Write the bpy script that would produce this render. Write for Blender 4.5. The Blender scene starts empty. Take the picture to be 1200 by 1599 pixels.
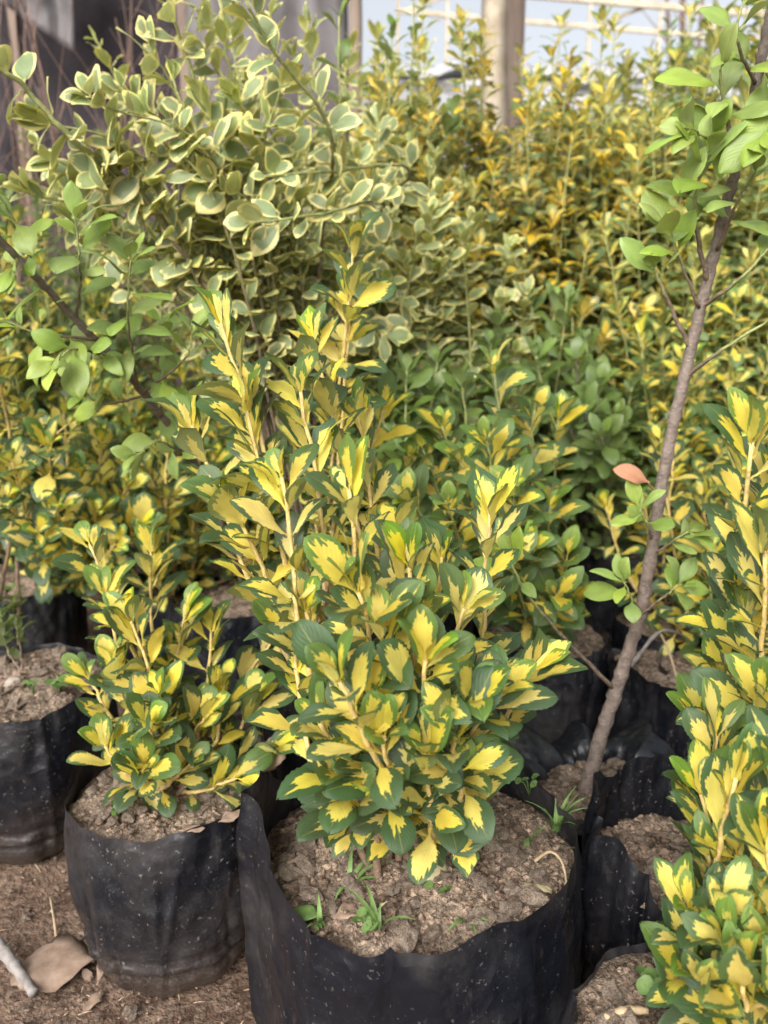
import bpy, bmesh, math, random
from mathutils import Vector, Matrix, noise
from math import sin, cos, pi, radians as R

# ------------------------------------------------------------------ camera, sky, sun, exposure
SC = bpy.context.scene
COL = SC.collection
H_CAM, PITCH, FPX = 0.85, R(15.0), 1255.0
cam_d = bpy.data.cameras.new('camera')
cam = bpy.data.objects.new('camera', cam_d)
COL.objects.link(cam)
SC.camera = cam
cam.location = (0, 0, H_CAM)
cam.rotation_euler = (pi / 2 - PITCH, 0, 0)
cam_d.sensor_fit = 'VERTICAL'
cam_d.sensor_height = 36.0
cam_d.sensor_width = 27.0
cam_d.lens = 36.0 * FPX / 1599.0
cam_d.clip_start = 0.02
cam_d.clip_end = 2000
cam_d.dof.use_dof = True
cam_d.dof.focus_distance = 0.80
cam_d.dof.aperture_fstop = 5.0

SUN_EL, SUN_AZ = R(38), R(205)          # azimuth measured clockwise from +Y; soft light from behind the camera
W = bpy.data.worlds.new('World')
SC.world = W
W.use_nodes = True
wn = W.node_tree
wn.nodes.clear()
sky = wn.nodes.new('ShaderNodeTexSky')
sky.sky_type = 'NISHITA'
sky.sun_disc = False
sky.sun_elevation = SUN_EL
sky.sun_rotation = SUN_AZ
sky.air_density = 1.0
sky.dust_density = 6.0
sky.ozone_density = 1.0
hs = wn.nodes.new('ShaderNodeHueSaturation')     # an overcast, nearly white sky
hs.inputs['Saturation'].default_value = 0.30
bg = wn.nodes.new('ShaderNodeBackground')
bg.inputs['Strength'].default_value = 0.125
wo = wn.nodes.new('ShaderNodeOutputWorld')
wn.links.new(sky.outputs['Color'], hs.inputs['Color'])
wn.links.new(hs.outputs['Color'], bg.inputs['Color'])
wn.links.new(bg.outputs['Background'], wo.inputs['Surface'])

sun_d = bpy.data.lights.new('sun', 'SUN')
sun_d.energy = 1.3
sun_d.angle = R(40)
sun_d.color = (1.0, 0.99, 0.98)
sun = bpy.data.objects.new('sun', sun_d)
COL.objects.link(sun)
sdir = Vector((sin(SUN_AZ) * cos(SUN_EL), cos(SUN_AZ) * cos(SUN_EL), sin(SUN_EL)))
sun.rotation_euler = sdir.to_track_quat('Z', 'Y').to_euler()

SC.view_settings.view_transform = 'Standard'
SC.view_settings.look = 'None'
SC.view_settings.gamma = 1.0
SC.view_settings.exposure = 1.06
SC.view_settings.use_curve_mapping = False
SC.cycles.use_denoising = True
SC.cycles.max_bounces = 8
SC.cycles.transparent_max_bounces = 8
SC.cycles.diffuse_bounces = 3
SC.cycles.glossy_bounces = 3
SC.cycles.transmission_bounces = 4
SC.cycles.sample_clamp_indirect = 6.0

rng = random.Random(7)


# ------------------------------------------------------------------ measuring helpers (photo point -> place)
def ray(px, py):
    u, v = (px - 600) / FPX, (799.5 - py) / FPX
    return Vector((u, cos(PITCH) + v * sin(PITCH), -sin(PITCH) + v * cos(PITCH)))


def aty(px, py, y):
    d = ray(px, py)
    return Vector((0, 0, H_CAM)) + d * (y / d.y)


def atz(px, py, z):
    d = ray(px, py)
    return Vector((0, 0, H_CAM)) + d * ((z - H_CAM) / d.z)


# ------------------------------------------------------------------ object helpers
def link(name, data, parent=None, loc=None):
    o = bpy.data.objects.new(name, data)
    COL.objects.link(o)
    if parent is not None:
        o.parent = parent
    if loc is not None:
        o.location = loc
    return o


def tag(o, label, cat, group=None):
    o['label'] = label
    o['category'] = cat
    if group:
        o['group'] = group
    return o


def thing(name, label, cat, loc, group=None):
    return tag(link(name, None, None, loc), label, cat, group)


def mesh(name, vs, fs, mat, uvs=None, smooth=True):
    me = bpy.data.meshes.new(name)
    me.from_pydata([tuple(v) for v in vs], [], fs)
    me.materials.append(mat)
    if uvs is not None:
        lay = me.uv_layers.new(name='UVMap')
        flat = []
        for l in me.loops:
            flat.extend(uvs[l.vertex_index])
        lay.data.foreach_set('uv', flat)
    if smooth:
        me.polygons.foreach_set('use_smooth', [True] * len(me.polygons))
    me.update()
    return me


def fattr(me, name, vals):
    a = me.attributes.new(name, 'FLOAT', 'POINT')
    a.data.foreach_set('value', vals)


def catmull(pts, n):
    """n+1 samples through pts"""
    P = [pts[0] * 2 - pts[1]] + list(pts) + [pts[-1] * 2 - pts[-2]]
    segs = len(pts) - 1
    out = []
    for i in range(n + 1):
        s = i / n * segs
        k = min(int(s), segs - 1)
        t = s - k
        a, b, c, d = P[k], P[k + 1], P[k + 2], P[k + 3]
        out.append(0.5 * ((2 * b) + (c - a) * t + (2 * a - 5 * b + 4 * c - d) * t * t + (3 * b - a - 3 * c + d) * t ** 3))
    return out


def tube_data(path, radii, sides=6, cap=True):
    vs, fs, age = [], [], []
    n = len(path)
    prev = Vector((0.3, 1, 0.1)).normalized()
    for i, p in enumerate(path):
        t = (path[min(i + 1, n - 1)] - path[max(i - 1, 0)])
        t = t.normalized() if t.length > 1e-9 else Vector((0, 0, 1))
        x = prev - t * prev.dot(t)
        if x.length < 1e-4:
            x = t.orthogonal()
        x.normalize()
        prev = x
        y = t.cross(x)
        for k in range(sides):
            a = 2 * pi * k / sides
            vs.append(p + (x * cos(a) + y * sin(a)) * radii[i])
            age.append(i / (n - 1))
    for i in range(n - 1):
        for k in range(sides):
            k2 = (k + 1) % sides
            fs.append((i * sides + k, i * sides + k2, (i + 1) * sides + k2, (i + 1) * sides + k))
    if cap:
        fs.append(tuple(range(sides))[::-1])
        fs.append(tuple((n - 1) * sides + k for k in range(sides)))
    return vs, fs, age


def tube_mesh(name, path, radii, mat, sides=6):
    vs, fs, age = tube_data(path, radii, sides)
    me = mesh(name, vs, fs, mat)
    fattr(me, 'age', age)
    return me


def box_data(vs, fs, c, s, rot=None):
    b = len(vs)
    for dx in (-1, 1):
        for dy in (-1, 1):
            for dz in (-1, 1):
                v = Vector((dx * s[0] / 2, dy * s[1] / 2, dz * s[2] / 2))
                if rot is not None:
                    v = rot @ v
                vs.append(Vector(c) + v)
    for f in ((0, 1, 3, 2), (4, 6, 7, 5), (0, 4, 5, 1), (2, 3, 7, 6), (0, 2, 6, 4), (1, 5, 7, 3)):
        fs.append(tuple(b + i for i in f))


# ------------------------------------------------------------------ material helpers
class NT:
    def __init__(s, name):
        s.m = bpy.data.materials.new(name)
        s.m.use_nodes = True
        s.t = s.m.node_tree
        s.t.nodes.clear()
        s.out = s.t.nodes.new('ShaderNodeOutputMaterial')

    def n(s, typ, ins=None, **props):
        nd = s.t.nodes.new('ShaderNode' + typ)
        for k, v in props.items():
            setattr(nd, k, v)
        for k, v in (ins or {}).items():
            s.put(nd.inputs[k], v)
        return nd

    def put(s, sock, v):
        if hasattr(v, 'is_output'):
            s.t.links.new(v, sock)
        elif isinstance(v, (tuple, list)) and sock.type == 'RGBA' and len(v) == 3:
            sock.default_value = (*v, 1)
        else:
            sock.default_value = v

    def m_(s, op, a, b=0.0, c=None, clamp=False):
        nd = s.t.nodes.new('ShaderNodeMath')
        nd.operation = op
        nd.use_clamp = clamp
        s.put(nd.inputs[0], a)
        s.put(nd.inputs[1], b)
        if c is not None:
            s.put(nd.inputs[2], c)
        return nd.outputs[0]

    def mix(s, f, a, b):
        nd = s.t.nodes.new('ShaderNodeMix')
        nd.data_type = 'RGBA'
        s.put(nd.inputs[0], f)
        s.put(nd.inputs[6], a)
        s.put(nd.inputs[7], b)
        return nd.outputs[2]

    def step(s, x, lo, hi, a=0.0, b=1.0, smooth=True):
        nd = s.t.nodes.new('ShaderNodeMapRange')
        nd.interpolation_type = 'SMOOTHSTEP' if smooth else 'LINEAR'
        s.put(nd.inputs[0], x)
        nd.inputs[1].default_value = lo
        nd.inputs[2].default_value = hi
        nd.inputs[3].default_value = a
        nd.inputs[4].default_value = b
        return nd.outputs[0]

    def vec(s, x, y, z):
        nd = s.t.nodes.new('ShaderNodeCombineXYZ')
        for i, v in enumerate((x, y, z)):
            s.put(nd.inputs[i], v)
        return nd.outputs[0]

    def noise(s, vec, scale=1.0, detail=2.0, rough=0.5):
        nd = s.t.nodes.new('ShaderNodeTexNoise')
        if vec is not None:
            s.put(nd.inputs['Vector'], vec)
        nd.inputs['Scale'].default_value = scale
        nd.inputs['Detail'].default_value = detail
        nd.inputs['Roughness'].default_value = rough
        return nd.outputs[0]

    def surf(s, sh):
        s.t.links.new(sh, s.out.inputs['Surface'])
        return s.m


def leaf_mat(name, mode, cen, mar, cen_b, mar_b, size=0.75, vary=0.35, jag=0.55, young=None, rough=0.46, trans=0.30, specks=0.0):
    """mode 'patch': jagged patch of cen colour from the base inside mar; 'edge': even margin mar round cen; 'plain': cen only"""
    T = NT(name)
    uv = T.n('UVMap', uv_map='UVMap').outputs[0]
    sp = T.n('SeparateXYZ', {0: uv})
    u = T.m_('SUBTRACT', T.m_('MULTIPLY', sp.outputs[0], 2.0), 1.0)
    v = sp.outputs[1]
    au = T.m_('ABSOLUTE', u)
    oc = T.n('SeparateColor', {0: T.n('ObjectInfo').outputs['Color']})
    r = T.m_('ADD', oc.outputs[0], T.n('Attribute', attribute_name='lrand').outputs['Fac'])
    yo = T.m_('ADD', oc.outputs[1], T.n('Attribute', attribute_name='lyoung').outputs['Fac'])
    sg = T.m_('SIGN', u)
    q = T.m_('SUBTRACT', v, T.m_('MULTIPLY', au, 0.42))
    r50 = T.m_('MULTIPLY', r, 53.0)
    n1 = T.noise(T.vec(T.m_('MULTIPLY', q, 9.0), T.m_('ADD', T.m_('MULTIPLY', sg, 3.0), T.m_('MULTIPLY', au, 0.8)), r50), 1.0, 1.5)
    n2 = T.noise(T.vec(T.m_('MULTIPLY', u, 4.2), T.m_('MULTIPLY', v, 1.3), T.m_('ADD', r50, 9.0)), 1.0, 2.0)
    back = T.n('NewGeometry').outputs['Backfacing']
    r2 = T.m_('FRACT', T.m_('MULTIPLY', r, 7.31))
    r3 = T.m_('FRACT', T.m_('MULTIPLY', r, 23.7))
    ob = T.n('TexCoord').outputs['Object']
    fine = T.noise(ob, 260.0, 2.0)
    big = T.noise(T.vec(T.m_('MULTIPLY', u, 1.4), T.m_('MULTIPLY', v, 2.5), r50), 1.0, 2.0)
    if mode == 'patch':
        e = T.m_('SQRT', T.m_('ADD', T.m_('POWER', T.m_('MULTIPLY', au, T.step(v, 0.05, 0.45, 0.55, 1.10)), 2.0),
                              T.m_('POWER', T.m_('MULTIPLY', T.m_('MAXIMUM', T.m_('SUBTRACT', v, 0.28), 0.0), 1.45), 2.0)))
        k = T.m_('ADD', T.m_('SUBTRACT', T.m_('ADD', T.m_('MULTIPLY', T.m_('SUBTRACT', r2, 0.5), vary), size), e),
                 T.m_('ADD', T.m_('MULTIPLY', T.m_('SUBTRACT', n1, 0.5), jag), T.m_('MULTIPLY', T.m_('SUBTRACT', n2, 0.5), jag * 1.25)))
        mk = T.step(k, -0.012, 0.022)
        mid = T.m_('MULTIPLY', T.step(T.m_('ADD', k, T.m_('MULTIPLY', T.m_('SUBTRACT', n2, 0.62), 0.9)), -0.03, 0.01), T.step(r3, 0.22, 0.4))
    elif mode == 'edge':
        e = T.m_('MAXIMUM', T.m_('POWER', au, 1.3), T.m_('MULTIPLY', T.m_('ABSOLUTE', T.m_('SUBTRACT', v, 0.5)), 1.86))
        k = T.m_('ADD', T.m_('SUBTRACT', T.m_('ADD', T.m_('MULTIPLY', T.m_('SUBTRACT', r2, 0.5), vary), size), e),
                 T.m_('MULTIPLY', T.m_('SUBTRACT', n2, 0.5), jag))
        mk = T.step(k, -0.03, 0.05)
        mid = None
    else:
        mk = T.m_('ADD', 1.0, 0.0)
        mid = None
    mid_c = tuple(0.55 * a + 0.28 * b for a, b in zip(mar, cen)) if mode == 'patch' else None
    mar_f = T.mix(mid, mar, mid_c) if mid is not None else T.mix(0.0, mar, mar)
    f_col = T.mix(mk, mar_f, cen)
    b_col = T.mix(T.m_('MULTIPLY', mk, 0.9), mar_b, cen_b)
    if young:
        yv = T.m_('MULTIPLY', yo, T.step(n2, 0.3, 0.7, 0.55, 1.0))
        f_col = T.mix(yv, f_col, T.mix(mk, young[0], young[1]))
        b_col = T.mix(yv, b_col, T.mix(mk, young[0], young[1]))
    col = T.mix(back, f_col, b_col)
    # leaf to leaf and within-leaf tone
    hv = T.n('HueSaturation', {'Hue': T.step(r3, 0, 1, 0.488, 0.510, False), 'Saturation': T.step(r, 0, 1, 0.86, 1.06, False),
                               'Value': T.m_('MULTIPLY', T.step(r2, 0, 1, 0.82, 1.16, False), T.step(big, 0.3, 0.7, 0.88, 1.1)), 'Color': col})
    col = hv.outputs[0]
    rib = T.step(au, 0.012, 0.05, 0.35, 0.0)
    col = T.mix(rib, col, T.mix(0.5, col, cen_b))
    if specks > 0:
        blem = T.m_('MULTIPLY', T.step(T.noise(T.vec(T.m_('MULTIPLY', u, 2.2), T.m_('MULTIPLY', v, 4.0), T.m_('ADD', r50, 31.0)), 1.3, 4.0), 0.70, 0.76), T.step(r2, 0.55, 0.8, 0.0, specks))
        col = T.mix(blem, col, (0.16, 0.075, 0.025))
    vein = T.m_('SINE', T.m_('MULTIPLY', q, 62.0))
    hgt = T.m_('ADD', T.m_('MULTIPLY', vein, 0.18), T.m_('ADD', T.m_('MULTIPLY', fine, 0.35), T.m_('MULTIPLY', big, 1.4)))
    bp = T.n('Bump', {'Strength': 0.32, 'Distance': 0.0012, 'Height': hgt})
    pr = T.n('BsdfPrincipled', {'Base Color': col, 'Roughness': T.m_('ADD', T.step(back, 0, 1, rough, 0.68), T.m_('MULTIPLY', T.m_('SUBTRACT', fine, 0.5), 0.2)), 'Normal': bp.outputs[0]})
    pr.inputs['Specular IOR Level'].default_value = 0.45
    tr = T.n('BsdfTranslucent', {'Color': T.mix(0.30, col, (0.55, 0.58, 0.09))})
    mx = T.n('MixShader', {0: T.m_('ADD', trans, T.m_('MULTIPLY', mk, 0.16 if mode == 'patch' else 0.0)), 1: pr.outputs[0], 2: tr.outputs[0]})
    return T.surf(mx.outputs[0])


def stem_mat(name, base, tip, lo=0.3, hi=0.7):
    T = NT(name)
    age = T.n('Attribute', attribute_name='age').outputs['Fac']
    ob = T.n('TexCoord').outputs['Object']
    nz = T.noise(ob, 90.0, 4.0, 0.65)
    nl = T.noise(ob, 420.0, 2.0)
    col = T.mix(T.step(T.m_('ADD', age, T.m_('MULTIPLY', T.m_('SUBTRACT', nz, 0.5), 0.35)), lo, hi), base, tip)
    col = T.n('HueSaturation', {'Value': T.step(nz, 0.25, 0.75, 0.65, 1.35), 'Color': col}).outputs[0]
    mp = T.n('Mapping', {'Vector': ob})
    mp.inputs['Scale'].default_value = (1.0, 1.0, 2.2)
    lv = T.n('TexVoronoi', {'Vector': mp.outputs[0], 'Scale': 95.0})
    len_ = T.m_('MULTIPLY', T.step(lv.outputs['Distance'], 0.16, 0.30, 1.0, 0.0), T.step(age, lo, hi, 0.6, 0.1))
    col = T.mix(len_, col, T.mix(0.5, col, (0.42, 0.36, 0.30)))
    bp = T.n('Bump', {'Strength': 0.8, 'Distance': 0.003, 'Height': T.m_('ADD', T.m_('ADD', nz, T.m_('MULTIPLY', nl, 0.4)), T.m_('MULTIPLY', len_, 0.5))})
    pr = T.n('BsdfPrincipled', {'Base Color': col, 'Roughness': 0.65, 'Normal': bp.outputs[0]})
    return T.surf(pr.outputs[0])


def film_mat():
    T = NT('black_poly_film')
    ob = T.n('TexCoord').outputs['Object']
    rnd = T.n('ObjectInfo').outputs['Random']
    off = T.n('VectorMath', {0: ob, 1: T.vec(T.m_('MULTIPLY', rnd, 13.0), T.m_('MULTIPLY', rnd, 7.0), 0.0)}, operation='ADD').outputs[0]
    dust = T.noise(off, 11.0, 5.0, 0.62)
    st = T.n('Mapping', {'Vector': off})
    st.inputs['Scale'].default_value = (1.0, 1.0, 0.35)
    streak = T.noise(st.outputs[0], 60.0, 3.0, 0.6)
    wv = T.n('VectorMath', {0: T.n('TexNoise', {'Vector': off, 'Scale': 190.0, 'Detail': 3.0}).outputs[1], 1: (0.010, 0.010, 0.014)}, operation='MULTIPLY').outputs[0]
    offw = T.n('VectorMath', {0: off, 1: wv}, operation='ADD').outputs[0]
    vor = T.n('TexVoronoi', {'Vector': offw, 'Scale': 170.0, 'Randomness': 1.0})
    vs = T.n('SeparateColor', {0: vor.outputs['Color']})
    gate = T.noise(off, 16.0, 3.0)
    spot = T.m_('MULTIPLY', T.step(T.m_('SUBTRACT', vor.outputs['Distance'], T.m_('MULTIPLY', vs.outputs[1], 0.26)), 0.0, 0.07, 1.0, 0.0),
                T.m_('MULTIPLY', T.step(vs.outputs[0], 0.35, 0.4), T.step(gate, 0.42, 0.56)))
    vor2 = T.n('TexVoronoi', {'Vector': offw, 'Scale': 380.0, 'Randomness': 1.0})
    vs2 = T.n('SeparateColor', {0: vor2.outputs['Color']})
    spot2 = T.m_('MULTIPLY', T.step(vor2.outputs['Distance'], 0.12, 0.28, 1.0, 0.0), T.m_('MULTIPLY', T.step(vs2.outputs[0], 0.5, 0.54), T.step(dust, 0.40, 0.60)))
    sz = T.n('SeparateXYZ', {0: ob})
    film = T.mix(T.step(T.noise(off, 5.0, 6.0, 0.7), 0.44, 0.70, 0.0, 0.22), (0.005, 0.006, 0.0095), (0.15, 0.135, 0.125))
    film = T.mix(T.step(streak, 0.60, 0.8, 0.0, 0.16), film, (0.2, 0.17, 0.14))
    # mud splashed up from the ground clings to the lowest hand's breadth
    mud = T.m_('MULTIPLY', T.step(T.m_('ADD', sz.outputs[2], T.m_('MULTIPLY', T.m_('SUBTRACT', dust, 0.5), 0.16)), 0.0, 0.12, 1.0, 0.0), T.step(T.noise(off, 330.0, 4.0, 0.7), 0.38, 0.66, 0.10, 0.42))
    film = T.mix(mud, film, (0.17, 0.12, 0.085))
    spk = T.step(rnd, 0.0, 1.0, 0.12, 0.6, False)
    col = T.mix(T.m_('MULTIPLY', spk, T.m_('MAXIMUM', T.m_('MULTIPLY', spot, 0.8), T.m_('MULTIPLY', spot2, 0.6))), film, (0.32, 0.27, 0.225))
    wr = T.noise(off, 26.0, 3.0, 0.55)
    wr2 = T.noise(st.outputs[0], 9.0, 2.0, 0.5)
    rdg = T.m_('ABSOLUTE', T.m_('SUBTRACT', T.noise(off, 15.0, 2.0), 0.5))
    wr = T.m_('SUBTRACT', wr, T.m_('MULTIPLY', rdg, 3.2))
    hg = T.m_('ADD', T.m_('MULTIPLY', wr, 0.6), T.m_('ADD', T.m_('MULTIPLY', wr2, 1.2), T.m_('MULTIPLY', spot, 0.12)))
    bp = T.n('Bump', {'Strength': 0.6, 'Distance': 0.011, 'Height': hg})
    ro = T.m_('ADD', T.step(dust, 0.3, 0.7, 0.27, 0.48), T.m_('MULTIPLY', spot, 0.3))
    pr = T.n('BsdfPrincipled', {'Base Color': col, 'Roughness': ro, 'Normal': bp.outputs[0]})
    pr.inputs['Specular IOR Level'].default_value = 0.5
    return T.surf(pr.outputs[0])


def soil_mat(name, dark, light, sc=1.0):
    T = NT(name)
    ob = T.n('TexCoord').outputs['Object']
    a = T.noise(ob, 22.0 * sc, 6.0, 0.65)
    b = T.noise(ob, 160.0 * sc, 4.0, 0.7)
    wv = T.n('VectorMath', {0: ob, 1: T.n('VectorMath', {0: T.n('TexNoise', {'Vector': ob, 'Scale': 120.0 * sc}).outputs[1], 1: (0.012 / sc,) * 3}, operation='MULTIPLY').outputs[0]}, operation='ADD').outputs[0]
    c = T.n('TexVoronoi', {'Vector': wv, 'Scale': 240.0 * sc, 'Randomness': 1.0})
    cc = T.n('SeparateColor', {0: c.outputs['Color']})
    col = T.mix(T.step(a, 0.38, 0.62), dark, light)
    col = T.n('HueSaturation', {'Value': T.step(b, 0.3, 0.7, 0.45, 1.5), 'Color': col}).outputs[0]
    col = T.mix(T.m_('MULTIPLY', T.step(cc.outputs[0], 0.90, 0.95), 0.35), col, (0.31, 0.24, 0.17))
    hg = T.m_('ADD', T.m_('MULTIPLY', b, 1.0), T.m_('ADD', T.m_('MULTIPLY', a, 1.5), T.m_('MULTIPLY', c.outputs['Distance'], -0.4)))
    bp = T.n('Bump', {'Strength': 0.9, 'Distance': 0.006, 'Height': hg})
    pr = T.n('BsdfPrincipled', {'Base Color': col, 'Roughness': 0.95, 'Normal': bp.outputs[0]})
    pr.inputs['Specular IOR Level'].default_value = 0.15
    return T.surf(pr.outputs[0])


def simple_mat(name, a, b, sc=40.0, rough=0.7, trans=0.0, spec=0.3, bump=0.3, stretch=None):
    T = NT(name)
    ob = T.n('TexCoord').outputs['Object']
    if stretch:
        mp = T.n('Mapping', {'Vector': ob})
        mp.inputs['Scale'].default_value = stretch
        ob = mp.outputs[0]
    nz = T.noise(ob, sc, 4.0, 0.6)
    rnd = T.n('ObjectInfo').outputs['Random']
    col = T.mix(T.step(nz, 0.3, 0.7), a, b)
    col = T.n('HueSaturation', {'Value': T.step(rnd, 0, 1, 0.8, 1.2, False), 'Color': col}).outputs[0]
    bp = T.n('Bump', {'Strength': bump, 'Distance': 0.003, 'Height': nz})
    pr = T.n('BsdfPrincipled', {'Base Color': col, 'Roughness': rough, 'Normal': bp.outputs[0]})
    pr.inputs['Specular IOR Level'].default_value = spec
    if trans > 0:
        tr = T.n('BsdfTranslucent', {'Color': col})
        return T.surf(T.n('MixShader', {0: trans, 1: pr.outputs[0], 2: tr.outputs[0]}).outputs[0])
    return T.surf(pr.outputs[0])


YEL, YELB = (0.76, 0.63, 0.11), (0.78, 0.67, 0.16)
GRN, GRNB = (0.048, 0.098, 0.036), (0.22, 0.27, 0.10)
M = {}
M['gold'] = leaf_mat('gold_patch_leaf', 'patch', YEL, GRN, YELB, GRNB, 0.78, 0.52, 0.56, ((0.20, 0.34, 0.03), (0.74, 0.64, 0.06)), specks=0.8)
M['gold_green'] = leaf_mat('green_gold_leaf', 'patch', (0.72, 0.56, 0.08), (0.072, 0.13, 0.036), YELB, (0.22, 0.29, 0.11), 0.60, 0.7, 0.5, ((0.26, 0.40, 0.05), (0.66, 0.62, 0.09)))
M['gold_far'] = leaf_mat('deep_gold_leaf', 'patch', (0.78, 0.54, 0.06), (0.11, 0.16, 0.055), (0.70, 0.53, 0.11), (0.24, 0.28, 0.11), 0.72, 0.7, 0.5, ((0.52, 0.48, 0.08), (0.82, 0.60, 0.07)))
M['pale_gold'] = leaf_mat('pale_gold_leaf', 'patch', (0.74, 0.60, 0.13), (0.17, 0.24, 0.08), (0.72, 0.60, 0.17), (0.28, 0.33, 0.13), 0.62, 0.8, 0.5, ((0.52, 0.52, 0.12), (0.78, 0.64, 0.14)))
M['cream'] = leaf_mat('cream_edged_leaf', 'edge', (0.23, 0.29, 0.135), (0.76, 0.68, 0.25), (0.37, 0.41, 0.15), (0.72, 0.66, 0.22), 0.66, 0.28, 0.5, ((0.62, 0.60, 0.14), (0.34, 0.42, 0.10)), rough=0.46)
M['lime'] = leaf_mat('plain_lime_leaf', 'plain', (0.22, 0.315, 0.055), (0.2, 0.3, 0.08), (0.32, 0.39, 0.12), (0.3, 0.38, 0.12), young=((0.38, 0.44, 0.08), (0.33, 0.44, 0.08)), rough=0.4, trans=0.22)
M['green'] = leaf_mat('plain_green_leaf', 'plain', (0.105, 0.16, 0.036), (0.1, 0.2, 0.06), (0.23, 0.30, 0.12), (0.2, 0.28, 0.1), young=((0.22, 0.34, 0.08), (0.22, 0.34, 0.08)), rough=0.4)
M['peach'] = simple_mat('peach_dry_leaf', (0.44, 0.20, 0.11), (0.56, 0.31, 0.19), 30, 0.55, 0.25)
M['stem_gold'] = stem_mat('gold_stem', (0.19, 0.125, 0.08), (0.56, 0.41, 0.15), 0.2, 0.6)
M['stem_green'] = stem_mat('green_stem', (0.17, 0.125, 0.085), (0.26, 0.28, 0.10), 0.25, 0.7)
M['stem_bark'] = stem_mat('sapling_bark', (0.175, 0.135, 0.112), (0.18, 0.145, 0.118), 0.3, 0.9)
M['film'] = film_mat()
M['soil'] = soil_mat('potting_soil', (0.088, 0.064, 0.047), (0.245, 0.185, 0.138))
M['clod'] = soil_mat('soil_clod', (0.15, 0.10, 0.07), (0.36, 0.265, 0.195))
M['lump'] = soil_mat('soil_lump', (0.22, 0.165, 0.125), (0.40, 0.315, 0.245), 0.06)
M['stone'] = simple_mat('pale_stone', (0.36, 0.30, 0.24), (0.47, 0.41, 0.34), 60, 0.85)
M['ground'] = soil_mat('packed_earth', (0.095, 0.060, 0.042), (0.18, 0.122, 0.088), 0.7)
M['dry'] = simple_mat('dry_brown_leaf', (0.20, 0.135, 0.095), (0.32, 0.23, 0.17), 45, 0.75, 0.1)
M['dry_pale'] = simple_mat('dry_pale_leaf', (0.50, 0.42, 0.24), (0.62, 0.53, 0.33), 60, 0.65, 0.15)
M['straw'] = simple_mat('straw', (0.36, 0.26, 0.155), (0.50, 0.38, 0.24), 80, 0.8)
M['twig'] = simple_mat('grey_twig', (0.13, 0.115, 0.105), (0.25, 0.225, 0.21), 60, 0.85)
M['grass'] = simple_mat('weed_green', (0.11, 0.19, 0.055), (0.18, 0.28, 0.085), 80, 0.5, 0.25)
M['white_film'] = simple_mat('white_greenhouse_film', (0.56, 0.56, 0.58), (0.70, 0.70, 0.71), 2.5, 0.35, 0.35, 0.5, 0.5)
M['grey_film'] = simple_mat('grey_greenhouse_film', (0.17, 0.165, 0.20), (0.28, 0.275, 0.31), 1.8, 0.4, 0.2, 0.5, 0.6)
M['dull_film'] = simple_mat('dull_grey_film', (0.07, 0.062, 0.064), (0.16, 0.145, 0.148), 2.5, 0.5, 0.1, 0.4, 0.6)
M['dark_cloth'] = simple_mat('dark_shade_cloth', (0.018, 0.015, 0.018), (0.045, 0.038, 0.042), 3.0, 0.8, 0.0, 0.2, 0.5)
M['wood'] = simple_mat('weathered_post_wood', (0.17, 0.125, 0.10), (0.30, 0.235, 0.19), 14, 0.85, 0, 0.2, 0.5, (1, 1, 0.12))
M['beam'] = simple_mat('roof_batten_wood', (0.36, 0.30, 0.22), (0.50, 0.43, 0.33), 14, 0.85, 0, 0.2, 0.4)
M['twig_red'] = simple_mat('bare_twig_brown', (0.17, 0.11, 0.085), (0.25, 0.165, 0.13), 30, 0.85)


# ------------------------------------------------------------------ leaf blades
def blade(kind, rows, cols, ratio, fold, curl, seed, serr=0.0, peak=0.56, blunt=0.62, wave=0.03, petiole=0.09):
    """unit-length leaf along +Y, upper face +Z"""
    rg = random.Random(seed)
    vs, fs, uvs = [], [], []
    ph = rg.random() * 9
    skew = rg.uniform(-0.05, 0.05)
    # angle bends along the blade
    y = z = 0.0
    ang = -curl * 0.15
    lastv = 0.0
    for i in range(rows + 1):
        v = i / rows
        dv = v - lastv
        lastv = v
        y += cos(ang) * dv
        z += sin(ang) * dv
        ang -= curl * dv * (0.4 + 1.2 * v)
        s = max(0.0, (v - petiole) / (1 - petiole))
        if s <= 0:
            w = 0.02
        else:
            g = math.log(0.5) / math.log(peak)
            w = max(0.02, ratio * 0.5 * sin(pi * s ** g) ** blunt)
            if s < 0.25:
                w = max(0.02, w * (0.6 + 0.4 * s / 0.25))
            if i == rows:
                w = 0.012
        for j in range(cols + 1):
            u = -1 + 2 * j / cols
            ww = w
            if abs(u) > 0.99 and serr and 0 < i < rows and s > 0.2:
                ww = w * (1 + (serr if i % 2 else -serr))
            x = u * ww
            f = abs(x) * math.tan(fold)
            dz = f * (0.35 + 0.65 * min(1, s * 2)) if s > 0 else 0
            dz += wave * sin(v * 9 + ph + u * 1.7) * abs(u) * (1 if s > 0 else 0) * 0.5
            # cup the rim back a little
            dz -= 0.10 * ratio * abs(u) ** 3 * (1 if s > 0 else 0)
            vs.append(Vector((x + skew * v * v, y - sin(ang) * dz * 0, z + dz)))
            uvs.append(((u + 1) / 2, v))
    for i in range(rows):
        for j in range(cols):
            a = i * (cols + 1) + j
            fs.append((a, a + 1, a + cols + 2, a + cols + 1))
    return vs, fs, uvs


BL, BLLOW = {}, {}


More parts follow.
